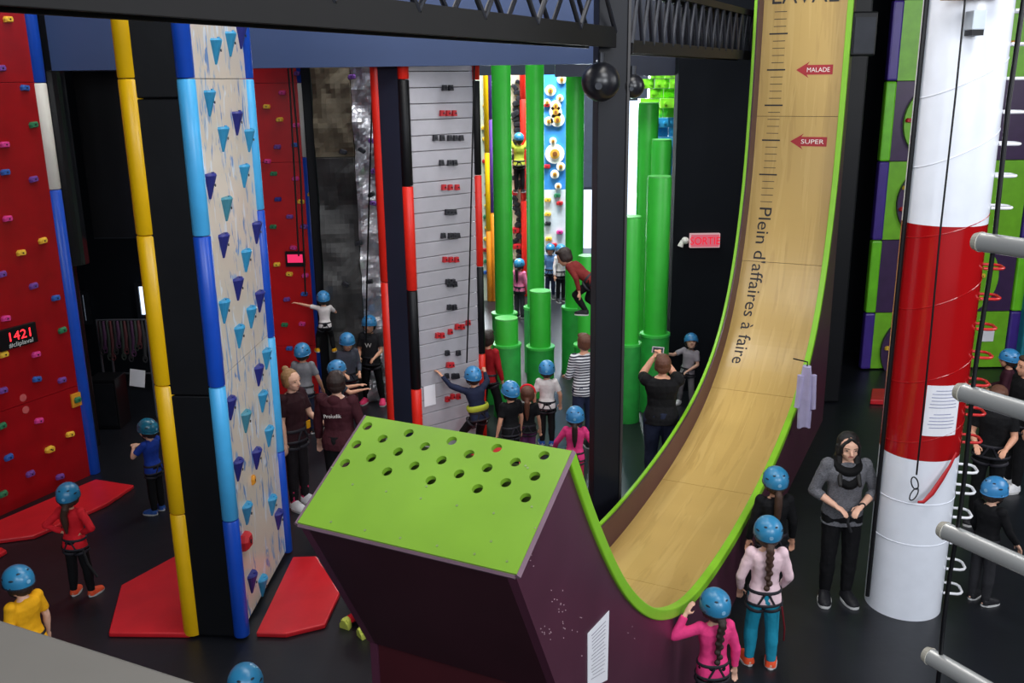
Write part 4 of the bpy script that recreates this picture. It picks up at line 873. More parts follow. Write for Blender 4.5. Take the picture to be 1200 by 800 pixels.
def person(label, px, py_top, H=None, foot=None, head=0., kid=True, lean=(0, 0), arms=None, legs=None, hyaw=0., hpitch=0., shirt=None, sleeve='long', pants=None, shoe=None, sole=None, hair='ponytail', hairc='brown', helmet=HELM, harness=True, skin=SKIN, near=False, lift=0., build=1., group=None, trim=None, socks=None, reach=None, extras=None, Y=None, short=False, hem=None):
    """px, py_top: photo position of the crown.  foot: photo pixel between the feet (fixes the ground point) or H known."""
    stand = 1.045 if helmet else 1.0
    if foot: G = PZ(*foot); H = H or ztop(G, py_top)/stand
    elif Y: P = PY(px, py_top, Y); G = Vector((P.x, P.y, 0)); lift = P.z-H*stand if lift is None else lift
    else: P = PZ(px, py_top, H*stand+lift); G = Vector((P.x, P.y, 0))
    root = thing('person', label, 'person', (G.x, G.y, 0), math.radians(head), group)
    vox = .0075 if near else .013
    hk = max(.166, .2-.085*(H-1.1)) if kid else 1/6.9; k = (.92 if kid else 1.0)*build; limb = (1.0 if kid else 1.0)*build
    ths, shn, ank = (.222, .21, .045) if kid else (.25, .235, .045)
    legs = legs or (((-.03, .02, -1), (-.01, -.03, -1)), ((.03, .02, -1), (.01, -.03, -1)))
    arms = arms or (((-.25, .0, -1), (-.1, .25, -1)), ((.25, .0, -1), (.1, .25, -1)))
    # pelvis at origin first, then raised so that the lower foot meets the ground
    B = Euler((math.radians(-lean[0]), math.radians(lean[1]), 0)).to_matrix()
    hip = Vector((0, 0, 0)); LJ = []
    for s, (a, b) in zip((-1, 1), legs):
        j0 = Vector((s*.05*H*k, 0, -.01*H)); j1 = j0+Vector(a).normalized()*ths*H; j2 = j1+Vector(b).normalized()*shn*H; LJ.append((j0, j1, j2))
    low = min(min(j[2].z, j[1].z) for j in LJ); O = Vector((0, 0, -low+ank*H+lift)); LJ = [tuple(p+O for p in j) for j in LJ]
    up = B @ Vector((0, 0, 1)); neck = O + B @ Vector((0, 0, .305*H)); shz = .278*H; AJ = []
    for s, (a, b) in zip((-1, 1), arms):
        j0 = O + B @ Vector((s*.098*H*k, 0, shz)); j1 = j0 + (B @ Vector(a)).normalized()*.165*H; j2 = j1 + (B @ Vector(b)).normalized()*.14*H
        if reach and (s > 0) in reach:
            qx, qy, dy = reach[s > 0]; T_ = PY(qx, qy, G.y+dy); T_ = Matrix.Rotation(-math.radians(head), 3, 'Z') @ (T_-Vector((G.x, G.y, 0))); T_ = T_ - (T_-j0).normalized()*.04*H
            a1, a2 = .165*H, .145*H; dd = T_-j0; L_ = min(dd.length, (a1+a2)*.98); dd.normalize(); ca = (a1*a1+L_*L_-a2*a2)/(2*a1*L_); sa = math.sqrt(max(0, 1-ca*ca))
            po = Vector((s*.7, -.2, -1)); po = (po-dd*po.dot(dd)).normalized(); j1 = j0+dd*ca*a1+po*sa*a1; j2 = j0+dd*L_
        AJ.append((j0, j1, j2))
    hh = H*hk; HB = B @ Euler((math.radians(hpitch), 0, math.radians(hyaw))).to_matrix()
    HB = Euler((math.radians(-lean[0]*.35+hpitch), 0, math.radians(hyaw))).to_matrix()
    hc = neck + up*.035*H + HB @ Vector((0, .06*hh, .36*hh))          # head centre
    # --- body, one surface
    mb = MB(); torso(mb, B, O, H, k, .97)
    mb.cap(neck-up*.02*H, hc-HB @ Vector((0, .02*hh, .25*hh)), .031*H, .03*H*(1.0 if kid else .95))
    mb.ell(hc+HB @ Vector((0, -.02*hh, .08*hh)), (.37*hh, .45*hh, .40*hh), HB); mb.ell(hc+HB @ Vector((0, .10*hh, -.2*hh)), (.27*hh, .31*hh, .30*hh), HB)
    mb.ell(hc+HB @ Vector((0, .26*hh, -.40*hh)), (.12*hh, .1*hh, .08*hh), HB)
    mb.cap(hc+HB @ Vector((0, .40*hh, .02*hh)), hc+HB @ Vector((0, .47*hh, -.13*hh)), .035*hh, .062*hh)
    for s in (-1, 1):
        mb.ell(hc+HB @ Vector((s*.37*hh, -.03*hh, -.06*hh)), (.04*hh, .08*hh, .12*hh), HB); mb.ell(hc+HB @ Vector((s*.17*hh, .26*hh, -.17*hh)), (.1*hh, .09*hh, .09*hh), HB)
    for j0, j1, j2 in AJ:
        r0, r1, r2 = .030*H*limb, .023*H*limb, .016*H*limb
        mb.ell(j0, (.034*H*limb,)*3); mb.cap(j0, j1, r0, r1); m_ = j1.lerp(j2, .3); mb.cap(j1, m_, r1, r1*1.02); mb.cap(m_, j2, r1*1.02, r2)
        d = (j2-j1).normalized(); side = d.cross(Vector((0, 0, 1))); side = side.normalized() if side.length > .2 else Vector((1, 0, 0)); nn = d.cross(side)
        hs_ = H*(.105 if kid else .1); R = Matrix((side, nn, d)).transposed()
        mb.ell(j2+d*hs_*.28, (hs_*.20, hs_*.11, hs_*.32), R, 12, 7)
        s_ = 1 if j0.x > O.x else -1
        for q, (o_, L_) in enumerate(((-.15, .40), (-.05, .45), (.05, .43), (.14, .34))):
            b0 = j2+d*hs_*.5+side*o_*hs_; b1 = b0+(d+nn*.25+side*o_*.5).normalized()*hs_*L_*.55; b2 = b1+(d+nn*.9).normalized()*hs_*L_*.5
            rf = max(hs_*.047, vox*.62); mb.cap(b0, b1, rf*1.1, rf, 8); mb.cap(b1, b2, rf, rf*.85, 8)
        b0 = j2+d*hs_*.15-side*s_*hs_*.12; b1 = b0+(d*.7-side*s_*.8+nn*.3).normalized()*hs_*.28; b2 = b1+(d+nn*.3).normalized()*hs_*.2; rf = max(hs_*.055, vox*.65)
        mb.cap(b0, b1, rf*1.2, rf, 8); mb.cap(b1, b2, rf, rf*.85, 8)
    for i, (j0, j1, j2) in enumerate(LJ):
        mb.cap(j0, j1, .050*H*limb*k, .034*H*limb); m_ = j1.lerp(j2, .3); mb.cap(j1, m_, .033*H*limb, .035*H*limb); mb.cap(m_, j2, .035*H*limb, .020*H*limb)
        fd = (B.inverted() @ Vector((0, 1, 0))) if False else Vector((.12*(-1, 1)[i], 1, -.12)); mb.cap(j2-Vector((0, .01*H, .02*H)), j2+fd.normalized()*.07*H-Vector((0, 0, .015*H)), .02*H, .018*H)
    me = remesh(mb, vox); me.materials.append(skin); link('body', me, root)
    # --- face
    for s in (-1, 1):
        m = MB(); m.ell(hc+HB @ Vector((s*.155*hh, .355*hh, .0*hh)), (.05*hh, .03*hh, .028*hh), HB, 8, 6); m.build('eye', EYE, root, smooth=True)
        m = MB(); m.cap(hc+HB @ Vector((s*.08*hh, .405*hh, .09*hh)), hc+HB @ Vector((s*.24*hh, .355*hh, .09*hh)), .015*hh, .012*hh, 6); m.build('eyebrow', HAIRC[hairc], root)
    m = MB(); m.ell(hc+HB @ Vector((0, .395*hh, -.24*hh)), (.1*hh, .03*hh, .022*hh), HB, 8, 6); m.build('mouth', LIP, root, smooth=True)
    # --- shirt
    sm = shirt or cloth('charcoal', (50, 50, 54)); mb = MB(); torso(mb, B, O, H, k, 1.10, True, hem if hem is not None else .045)
    for j0, j1, j2 in AJ:
        mb.ell(j0, (.040*H*limb,)*3); r0 = .037*H*limb
        if sleeve == 'long': mb.cap(j0, j1, r0, .030*H*limb); mb.cap(j1, j1.lerp(j2, .93), .030*H*limb, .023*H*limb, e1=False)
        elif sleeve == 'three': mb.cap(j0, j1, r0, .030*H*limb); mb.cap(j1, j1.lerp(j2, .45), .030*H*limb, .028*H*limb, e1=False)
        elif sleeve == 'short': mb.cap(j0, j0.lerp(j1, .72), r0, .035*H*limb, e1=False)
    mb.cap(neck-up*.03*H, neck+up*.004*H, .042*H, .038*H, e1=False)
    me = remesh(mb, vox, 2, .005*H/1.3, H*7); me.materials.append(sm); link('shirt', me, root)
    # --- trousers
    pm = pants or cloth('black_trousers', (15, 15, 18)); mb = MB()
    rings = [[O + B @ (Vector((rx*1.13*k*math.cos(a), ry*1.13*k*math.sin(a)-.005, z))*H) for a in np.linspace(0, 2*PI, 25)[:-1]] for z, rx, ry in ((-.05, .075, .06), (-.02, .096, .068), (.02, .094, .066), (.05, .086, .06))]
    mb.loft(rings)
    for j0, j1, j2 in LJ:
        lo = j1.lerp(j2, -.0 if short else .97); w_ = 1.0 if build else 1
        mb.cap(j0, j1, .056*H*limb*k, .041*H*limb)
        if not short: m_ = j1.lerp(j2, .35); mb.cap(j1, m_, .041*H*limb, .041*H*limb); mb.cap(m_, lo, .041*H*limb, .029*H*limb, e1=False)
    me = remesh(mb, vox, 2, .004*H/1.3, H*3); me.materials.append(pm); link('trousers', me, root)
    # --- shoes
    for i, (j0, j1, j2) in enumerate(LJ):
        yaw = (.22, -.22)[i]; shd = (j2-j1).normalized(); tip = max(-.9, min(.9, shd.y)) * -1.0 if abs(shd.y) > .45 else 0
        R = Euler((tip*.0, 0, yaw)).to_matrix()
        if shd.z > -.75: R = Euler((math.atan2(-shd.y, -shd.z)*-1.0, 0, yaw)).to_matrix()
        c = j2 + R @ Vector((0, .035*H, -.022*H)); m = MB(); rings = []
        for y, w, zt_, in ((-.062, .02, .03), (-.05, .032, .05), (-.02, .034, .052), (.02, .036, .036), (.055, .037, .024), (.08, .028, .014), (.09, .014, .004)):
            rings.append([c + R @ (Vector((w*math.cos(a), y, -.008+(zt_+.008)*max(-.0, math.sin(a)) if math.sin(a) > 0 else -.008))*H) for a in np.linspace(0, 2*PI, 17)[:-1]])
        m.loft(rings); so = m.build('shoe', shoe or cloth('black_shoe', (30, 30, 34), .5), root, smooth=True)
        m = MB(); rings = [[c + R @ (Vector((.039*math.copysign(abs(math.cos(a))**.7, math.cos(a))*(1-.25*(math.sin(a) < -.6)), .079*math.sin(a)+.014, z))*H) for a in np.linspace(0, 2*PI, 21)[:-1]] for z in (-.023, -.008)]
        m.loft(rings); m.build('sole', sole or cloth('white_sole', (196, 196, 196), .6), so)
        if socks: m = MB(); m.cap(j1.lerp(j2, .6), j2, .033*H, .027*H, e0=False, e1=False); m.build('sock', socks, root, smooth=True)
    # --- hair
    hm = HAIRC[hairc]; mb = MB(); X = lambda x, y, z: hc + HB @ Vector((x*hh, y*hh, z*hh))
    mb.ell(X(0, -.11 if hair != 'long' else -.13, .14), (.42*hh, .43*hh, .42*hh) if not helmet else (.40*hh, .40*hh, .38*hh), HB); mb.ell(X(0, -.19, -.1), (.36*hh, .3*hh, .34*hh), HB)
    for s in (-1, 1): mb.ell(X(s*.33, -.06, -.05), (.09*hh, .2*hh, .26*hh), HB)
    if hair in ('ponytail', 'braid'):
        L_ = 1.5 if hair == 'braid' else 1.25; back = neck - B @ Vector((0, .062*H, .0))
        P = [X(0, -.42, -.18), X(0, -.56, -.35), back+Vector((0, -.03*H, -.02*H)), O + B @ Vector((0, -.083*H, .20*H)), O + B @ Vector((0.0, -.083*H, (.30-.14*L_)*H))]
        rr = [.11, .15, .15, .13, .05] if hair == 'ponytail' else [.11, .12, .11, .09, .05]
        mb.ell(P[0], (.12*hh,)*3)
        for a, b, r0, r1 in zip(P[:-1], P[1:], rr[:-1], rr[1:]): mb.cap(a, b, r0*hh, r1*hh)
        if hair == 'braid':
            for i in range(14):
                t = i/13*3.99; a = P[int(t)].lerp(P[int(t)+1], t-int(t)); mb.ell(a+HB @ Vector(((-1)**i*.04*hh, -.02*hh, 0)), (.11*hh, .09*hh, .1*hh))
    elif hair == 'long':
        for s in (-1, 1):
            for a, r in ((.36, .12), (.28, .15)): mb.cap(X(s*a, -.05, .0), neck + B @ Vector((s*.045*H, (.025 if a > .3 else -.03)*H, -.03*H)), r*hh, r*hh); 
            mb.cap(neck + B @ Vector((s*.045*H, .03*H, -.03*H)), O + B @ Vector((s*.052*H, .098*H, .20*H)), .15*hh, .07*hh)
        for s in (-1, 1): mb.cap(X(s*.06, .27, .42), X(s*.30, .22, .12), .07*hh, .08*hh); mb.cap(X(s*.30, .22, .12), X(s*.34, .12, -.2), .08*hh, .09*hh)
        mb.cap(X(0, -.25, -.1), neck + B @ Vector((0, -.05*H, -.06*H)), .3*hh, .26*hh)
    elif hair == 'bun': mb.ell(X(0, -.34, .52), (.17*hh, .17*hh, .15*hh)); 
    elif hair == 'short': mb.ell(X(0, .12, .40), (.33*hh, .28*hh, .14*hh), HB)
    if hair != 'none':
        me = remesh(mb, vox*.8, 1, .003, 2.); me.materials.append(hm); link('hair', me, root)
    # --- helmet
    if helmet:
        m = MB(); rings = []; HR = HB @ Euler((math.radians(6), 0, 0)).to_matrix(); C_ = X(0, -.03, .12)
        for i in range(10):
            q = math.radians(-16 + 104*i/9); e = 1.0
            rings.append([C_ + HR @ Vector(((.475*hh*math.cos(q)*(1+.012*math.cos(6*a)))*math.cos(a), (.545*hh*math.cos(q))*math.sin(a), .49*hh*math.sin(q)+ (.03*hh*math.sin(a) if i == 0 else 0))) for a in np.linspace(0, 2*PI, 29)[:-1]])
        m.loft(rings); ho = m.build('helmet', helmet, root, smooth=True)
        m = MB(); m.tube([C_ + HR @ Vector((.465*hh*math.cos(a), .53*hh*math.sin(a)+.01*hh, -.15*hh+.03*hh*math.sin(a))) for a in np.linspace(0, 2*PI, 29)[:-1]], .022*hh, 6, closed=True); m.build('helmet_rim', HOLE if helmet is HELM else helmet, ho, smooth=True)
        for s in (-1, 1):
            for q, a, w in ((18, 20, .07), (18, -28, .07), (42, -60, .05), (40, 55, .05)):
                aa = math.radians(a); qq = math.radians(q); nrm = Vector((.475*math.cos(qq)*math.cos(aa)*s, .545*math.cos(qq)*math.sin(aa), .49*math.sin(qq)))
                t = Vector((-math.sin(aa)*s, math.cos(aa), 0)); Rn = Matrix((t, nrm.normalized().cross(t).normalized(), nrm.normalized())).transposed()
                v = MB(); v.ell(C_+HR @ (nrm*hh), (w*1.25*hh, .032*hh, .012*hh), HR @ Rn, 10, 5); v.build('vent', HOLE, ho, smooth=True)
        v = MB(); v.tube([C_+HR @ Vector((0, -.54*hh, .02*hh)), C_+HR @ Vector((0, -.555*hh, .02*hh))], .07*hh, 12); v.build('sticker', mat('helmet_sticker', (120, 170, 205), .4), ho)
        v = MB(); v.tube([X(-.45, -.05, .0), X(-.33, .08, -.3), X(-.12, .22, -.5), X(.12, .22, -.5), X(.33, .08, -.3), X(.45, -.05, .0)], .022*hh, 6); v.tube([X(.44, -.2, 0), X(.33, .08, -.3)], .02*hh, 6); v.tube([X(-.44, -.2, 0), X(-.33, .08, -.3)], .02*hh, 6); v.build('chin_strap', STRAP, root, smooth=True)
    # --- climbing harness
    if harness:
        m = MB(); kk = k*1.0
        m.tube([O + B @ (Vector((.106*kk*math.cos(a), .078*kk*math.sin(a), .045))*H) for a in np.linspace(0, 2*PI, 25)[:-1]], .012*H, 6, closed=True, flat=.5)
        m.tube([O + B @ (Vector((.118*kk*math.cos(a), .09*kk*math.sin(a)-.004, -.03))*H) for a in np.linspace(0, 2*PI, 25)[:-1]], .009*H, 6, closed=True, flat=.5)
        for s, (j0, j1, j2) in zip((-1, 1), LJ):
            c = j0.lerp(j1, .3); d = (j1-j0).normalized(); R = basis(d*-1, Vector((0, 1, 0)))
            m.tube([c + R @ (Vector((.060*math.cos(a), .060*math.sin(a), .01*math.cos(a)*s))*H) for a in np.linspace(0, 2*PI, 19)[:-1]], .011*H, 6, closed=True, flat=.5)
            for y in (-.085, .08): m.tube([O + B @ (Vector((.012*s, y*kk, .045))*H), O + B @ (Vector((.05*s, y*kk*.95, -.03))*H)], .007*H, 6)
        m.build('harness', mat('harness_webbing', (26, 24, 34), .7), root, smooth=True)
    X_ = dict(O=O, B=B, H=H, neck=neck, hc=hc, HB=HB, hh=hh, LJ=LJ, AJ=AJ, root=root, G=G)
    if extras: extras(X_)
    return X_
BLKC = cloth('black', (15, 15, 18)); TEE_W = cloth('white', (214, 206, 206)); GREYC = cloth('grey', (128, 128, 134)); PINK = cloth('pink', (222, 60, 124)); NAVYC = cloth('navy', (32, 38, 62)); MAR = cloth('maroon', (62, 26, 34))
REDC = cloth('red', (206, 30, 42)); YELC = cloth('yellow', (222, 160, 20)); BLUEC = cloth('royal_blue', (28, 58, 150)); TEAL = cloth('teal', (28, 132, 160)); PALEP = cloth('pale_pink', (226, 196, 204)); OLIVE = cloth('olive_yellow', (170, 180, 60)); DKG = cloth('dark_grey', (58, 58, 64)); PURL = cloth('purple_leggings', (96, 50, 92))
JEAN = cloth('dark_jeans', (28, 34, 54)); WSHOE = cloth('white_shoe', (210, 210, 214), .5); OSHOE = cloth('orange_shoe', (226, 84, 50), .5); BSHOE = cloth('blue_shoe', (40, 80, 150), .5); PSHOE = cloth('pink_shoe', (230, 60, 110), .5); GTR = cloth('grey_trousers', (120, 116, 122))
def stripes_mat():
    m = bpy.data.materials.new('cloth_striped'); m.use_nodes = True; nt = m.node_tree; b = nt.nodes['Principled BSDF']; b.inputs['Roughness'].default_value = .8
    tc = nt.nodes.new('ShaderNodeTexCoord'); w = nt.nodes.new('ShaderNodeTexWave'); w.bands_direction = 'Z'; w.inputs['Scale'].default_value = 8.5; r = nt.nodes.new('ShaderNodeValToRGB'); r.color_ramp.interpolation = 'CONSTANT'
    r.color_ramp.elements[0].color = lin((34, 36, 52)); r.color_ramp.elements[1].color = lin((205, 205, 210)); r.color_ramp.elements[1].position = .5
    nt.links.new(tc.outputs['Object'], w.inputs['Vector']); nt.links.new(w.outputs['Fac'], r.inputs[0]); nt.links.new(r.outputs[0], b.inputs['Base Color']); return m
def tail(pts, m=STRAP, r=.012, nm='harness_tail'):
    def f(X):
        mb = MB(); mb.tube([X['O'] + X['B'] @ (Vector(p)*X['H']) for p in pts], r, 6); mb.build(nm, m, X['root'], smooth=True)
    return f
HIPS = (((-.75, -.35, -.75), (.75, .25, -.45)), ((.75, -.35, -.75), (-.75, .25, -.45)))
FR = ((-.2, .15, -1), (.25, .85, -.25)), ((.2, .15, -1), (-.25, .85, -.25))
# near and middle people, roughly front to back
def hand_on(X): pass
person('girl in pink top with blue helmet and dark braid, hand on the slide rim', 840, 685, 1.22, head=8, near=True, shirt=PINK, hair='braid', hairc='dark', skin=SKIN2, extras=None,
       arms=(((-.85, .35, -.55), (-.80, .5, -.05)), ((.3, -.05, -1), (.05, .1, -1))), reach={False: (797, 715, .04)}, hyaw=8)
def red_sash(X): tail([(.09, -.08, -.03), (.11, -.10, -.16), (.12, -.06, -.27)], cloth('dark_red_strap', (96, 20, 28)), .008)(X)
person('girl in pale pink top and teal leggings, standing right of the slide', 907, 597, foot=(890, 779), head=-4, near=True, shirt=PALEP, pants=TEAL, hair='braid', hairc='brown', shoe=OSHOE, skin=SKIN2,
       arms=(((-.35, .0, -1), (.1, .5, -.8)), ((.3, .05, -1), (-.1, .55, -.7))), legs=(((-.06, .12, -1), (-.03, -.1, -1)), ((.05, -.02, -1), (.02, -.08, -1))), extras=red_sash, hem=.03)
person('child in black top with brown ponytail and blue helmet beside the slide rim', 911, 539, 1.40, head=0, near=True, shirt=BLKC, hair='ponytail', hairc='brown')
def scarf(X):
    O, B, H, n = X['O'], X['B'], X['H'], X['neck']; mb = MB()
    mb.tube([n + B @ (Vector((.058*math.cos(a), .055*math.sin(a)+.004, -.016-.03*math.sin(a)))*H) for a in np.linspace(0, 2*PI, 21)[:-1]], .028*H, 8, closed=True)
    mb.tube([n + B @ (Vector((.045*math.cos(a), .050*math.sin(a)+.02, -.055-.06*math.sin(a)))*H) for a in np.linspace(0, PI, 12)], .03*H, 8)
    me = remesh(mb, .009, 2, .004); me.materials.append(cloth('black_scarf', (8, 8, 10))); link('scarf', me, X['root'])
    w = X['AJ'][0][2]; m = MB(); m.tube([w+Vector((.026*math.cos(a), .01, .026*math.sin(a))) for a in np.linspace(0, 2*PI, 15)[:-1]], .009, 6, closed=True); m.build('wrist_watch', STRAP, X['root'])
    m = MB(); c = (X['AJ'][0][2]+X['AJ'][1][2])/2+Vector((0, .05, -.04)); m.tube([c, c+Vector((.01, .01, -.1)), c+Vector((-.03, .0, -.2))], .014, 8); m.build('held_strap', STRAP, X['root'])
def melange(): return mat('cloth_grey_melange', (92, 92, 98), .85, var=.5, scale=60, stretch=(1, 1, 4), bump=.3)
person('dark-haired woman in grey top with black scarf, standing between slide and white tube', 990, 508, foot=(978, 700), head=176, kid=False, near=True, helmet=None, harness=False, hair='long', hairc='black', skin=SKIN2, shirt=melange(), sleeve='three', hpitch=-5,
       arms=(((-.42, -.0, -1), (.72, .72, -.35)), ((.42, -.0, -1), (-.72, .72, -.35))), legs=(((-.03, .05, -1), (.01, -.04, -1)), ((.03, .06, -1), (-.0, -.06, -1))), extras=scarf, build=1.04, hem=.06)
person('boy in black jacket with blue helmet, standing right of the white tube in profile', 1157, 553, foot=(1146, 705), head=-62, near=True, shirt=BLKC, pants=cloth('charcoal_trousers', (40, 40, 44)), hair='short', hairc='dark', skin=SKIN2, helmet=HELM2,
       arms=(((-.2, .1, -1), (.0, .5, -.9)), ((.25, .3, -.9), (.1, .55, -.7))), extras=tail([(-.06, .06, .25), (-.065, .075, .14), (-.06, .075, .06)], cloth('white_piping', (170, 170, 180)), .005, 'jacket_piping'), hpitch=-8)
person('girl in red top with blue helmet, hands on hips, near the long red floor mat', 82, 562, foot=(97, 697), head=-8, near=True, shirt=REDC, pants=BLKC, hair='ponytail', hairc='brown', shoe=OSHOE, arms=HIPS, hyaw=14,
       legs=(((-.06, .02, -1), (-.05, -.05, -1)), ((.12, .02, -1), (.06, -.02, -1))), extras=tail([(.09, -.04, -.03), (.13, -.06, -.15), (.20, -.06, -.27)]), helmet=HELM)
person('boy in yellow shirt with blue helmet in the lower left corner', 20, 657, 1.25, head=62, near=True, shirt=YELC, sleeve='short', hair='short', hairc='dark', skin=SKIN2, hpitch=-10)
person('child whose blue helmet just shows at the bottom edge left of centre', 285, 773, 1.25, head=20, near=True, shirt=NAVYC, hair='short', hairc='dark')
person('boy in royal blue top with arms folded, half hidden by the yellow pad', 178, 487, foot=(186, 600), head=70, near=True, shirt=BLUEC, sleeve='short', hair='short', hairc='dark', shoe=BSHOE, skin=SKIN2,
       arms=(((-.35, .55, -.65), (.75, .55, .3)), ((.35, .55, -.65), (-.75, .55, .35))), helmet=mat('helmet_teal_blue', (30, 104, 130), .25))
def lanyard(X):
    O, B, H = X['O'], X['B'], X['H']; m = MB(); m.box(O+B @ (Vector((-.05, .085, .07))*H), (.03, .006, .045)); m.build('yellow_patch', YELC, X['root'])
    a = X['AJ'][0][2]; m = MB(); m.tube([a+Vector((.05*math.cos(t), .02, -.05+.03*math.sin(t))) for t in np.linspace(0, 2*PI, 15)[:-1]], .007, 6, closed=True); m.build('held_ring', WHT, X['root'])
person('blonde woman with a bun, dark maroon top and pink socks, beside the marbled pillar', 344, 434, foot=(352, 592), head=-118, kid=False, near=True, helmet=None, shirt=cloth('dark_maroon', (44, 20, 26)), sleeve='short', hair='bun', hairc='blonde', skin=SKIN2, shoe=WSHOE, socks=cloth('pink_sock', (206, 50, 96)), pants=cloth('black_leggings', (26, 22, 26)),
       arms=(((-.1, .35, -1), (.0, .9, -.4)), ((.15, .0, -1), (.05, .15, -1))), extras=lanyard, build=.95)
def backprint(X):
    me = text_mesh('Proludik', .062, .001, 'CENTER'); me.materials.append(SIGNWHT); O, B, H = X['O'], X['B'], X['H']
    M = Matrix.Translation(O + B @ (Vector((.0, -.087, .185))*H)) @ B.to_4x4() @ Matrix.Rotation(PI/2, 4, 'X') @ Matrix.Rotation(.1, 4, 'Z'); link('back_print', me, X['root'], M)
    mb = MB(); mb.ell(X['neck']+B @ (Vector((0, -.045, -.02))*H), (.05*H, .03*H, .04*H)); me = remesh(mb, .01); me.materials.append(cloth('maroon_hood', (66, 28, 36))); link('hood', me, X['root'])
person('dark-haired man in maroon hoodie with white print on the back', 393, 437, 1.72, head=-14, kid=False, near=True, helmet=None, harness=False, shirt=MAR, pants=BLKC, hair='short', hairc='dark', skin=SKIN2, extras=backprint, build=1.08,
       arms=(((-.3, .1, -1), (-.1, .2, -1)), ((.3, .1, -1), (.0, .4, -.9))), hyaw=18)
person('child in grey shirt seen from behind, in front of the far red wall', 359, 397, foot=(361, 507), head=-6, shirt=GREYC, sleeve='short', pants=NAVYC, hair='short', hairc='dark', helmet=HELM2, arms=(((-.35, .1, -1), (.2, .4, -.8)), ((.4, .1, -1), (.1, .4, -.8))))
person('child in white shirt climbing the red wall behind the marbled pillar', 378, 337, .98, Y=13.75, lift=None, head=14, shirt=TEE_W, sleeve='short', hair='short', hairc='dark', helmet=HELM2, shoe=YELC,
       arms=(((-.9, .2, .25), (-.95, .2, .25)), ((.5, .5, -.6), (.1, .8, .2))), legs=(((-.3, .5, -.8), (-.1, -.3, -1)), ((.2, .45, -.9), (.1, -.2, -1))))
person('child in blue helmet reaching out, just behind the man in the maroon hoodie', 393, 418, 1.22, head=-75, shirt=cloth('slate', (52, 60, 72)), hair='short', hairc='dark', helmet=HELM2, sleeve='short', arms=(((-.2, .6, -.7), (.0, .95, .1)), ((.2, .7, -.6), (-.1, .95, .1))))
person('child in dark grey top looking down, left of the pair at the rock wall', 405, 384, 1.32, head=205, shirt=cloth('storm_grey', (70, 72, 84)), hair='short', hairc='dark', helmet=HELM2, hpitch=-14, arms=FR, pants=MAR)
def logo(X):
    me = text_mesh('W', .1, .001, 'CENTER'); me.materials.append(SIGNWHT); O, B, H = X['O'], X['B'], X['H']
    link('shirt_print', me, X['root'], Matrix.Translation(O+B @ (Vector((0, .088, .17))*H)) @ Matrix.Rotation(PI, 4, 'Z') @ Matrix.Rotation(PI/2, 4, 'X'))
person('child in black top with white print and pink shoes at the rock wall', 432, 363, foot=(438, 472), head=172, shirt=cloth('off_black', (42, 42, 46)), hair='short', hairc='dark', helmet=HELM2, shoe=PSHOE, arms=FR, extras=logo, sleeve='short',
       legs=(((-.16, .02, -1), (-.1, -.02, -1)), ((.12, .05, -1), (.08, -.1, -1))))
person('child in yellow-green top turned left, behind the one in the printed black top', 426, 351, 1.3, head=75, shirt=OLIVE, hair='short', hairc='auburn', helmet=HELM2)
def rockband(X): tail([(.08, -.085, .02), (.07, -.1, -.12)], STRAP, .01)(X)
person('child in navy and yellow top and blue helmet climbing the grey slatted face', 560, 421, 1.3, Y=K2.y-.62, lift=None, head=22, shirt=NAVYC, sleeve='long', hair='short', hairc='dark', helmet=HELM2, lean=(8, -6),
       arms=(((-.75, .4, .45), (-.45, .5, .85)), ((.45, .6, .1), (.2, .8, .5))), legs=(((-.45, .45, -.8), (-.1, -.25, -1)), ((-.05, .45, -.9), (-.15, -.3, -1))), extras=lambda X: (lambda m: (m.tube([X['O']+X['B'] @ (Vector((.107*math.cos(a), .08*math.sin(a), .09))*X['H']) for a in np.linspace(0, 2*PI, 21)[:-1]], .04, 8, closed=True, flat=.35), m.build('yellow_shirt_band', OLIVE, X['root'], smooth=True)))(MB()))
person('person in black trousers with a red sleeve, standing half hidden beyond the slatted pillar', 560, 412, 1.45, foot=(573, 497), head=-30, shirt=cloth('crimson', (150, 24, 32)), hair='short', hairc='dark', helmet=None, legs=(((-.1, .05, -1), (-.08, -.05, -1)), ((.25, .1, -1), (.15, -.05, -1))), shoe=DKG)
person('child in black top and blue helmet, beside the girl with the red hairband', 598, 442, 1.24, head=35, shirt=BLKC, sleeve='short', hair='short', hairc='dark', helmet=HELM2, hpitch=6)
def band(X):
    m = MB(); m.tube([X['hc']+X['HB'] @ (Vector((.41*math.cos(a), -.05, .12+.44*math.sin(a)))*X['hh']) for a in np.linspace(0, PI, 12)], .018, 6); m.build('hairband', REDC, X['root'])
person('girl with red hairband in black top and purple leggings, back turned', 618, 452, 1.1, head=-5, shirt=BLKC, sleeve='short', pants=PURL, hair='ponytail', hairc='auburn', helmet=None, extras=band)
person('boy in white t-shirt and black trousers with blue helmet, seen from behind', 642, 419, foot=(641, 521), head=-4, near=True, shirt=TEE_W, sleeve='short', hair='short', hairc='dark', helmet=HELM2, shoe=BSHOE, arms=(((-.35, .0, -1), (.05, .3, -1)), ((.4, .0, -1), (.0, .45, -.9))))
person('woman in navy and white striped top, half hidden by the dark post', 685, 392, 1.6, head=25, kid=False, helmet=None, harness=False, shirt=stripes_mat(), sleeve='three', pants=NAVYC, hair='short', hairc='auburn', arms=FR)
person('girl in pink jacket with blue helmet and long dark hair, left of the dark post', 674, 473, 1.15, head=-6, near=True, shirt=PINK, pants=cloth('raspberry', (190, 44, 84)), hair='ponytail', hairc='dark', helmet=HELM2, arms=(((-.55, .1, -.8), (-.2, .5, -.7)), ((.5, .1, -.8), (.1, .5, -.7))))
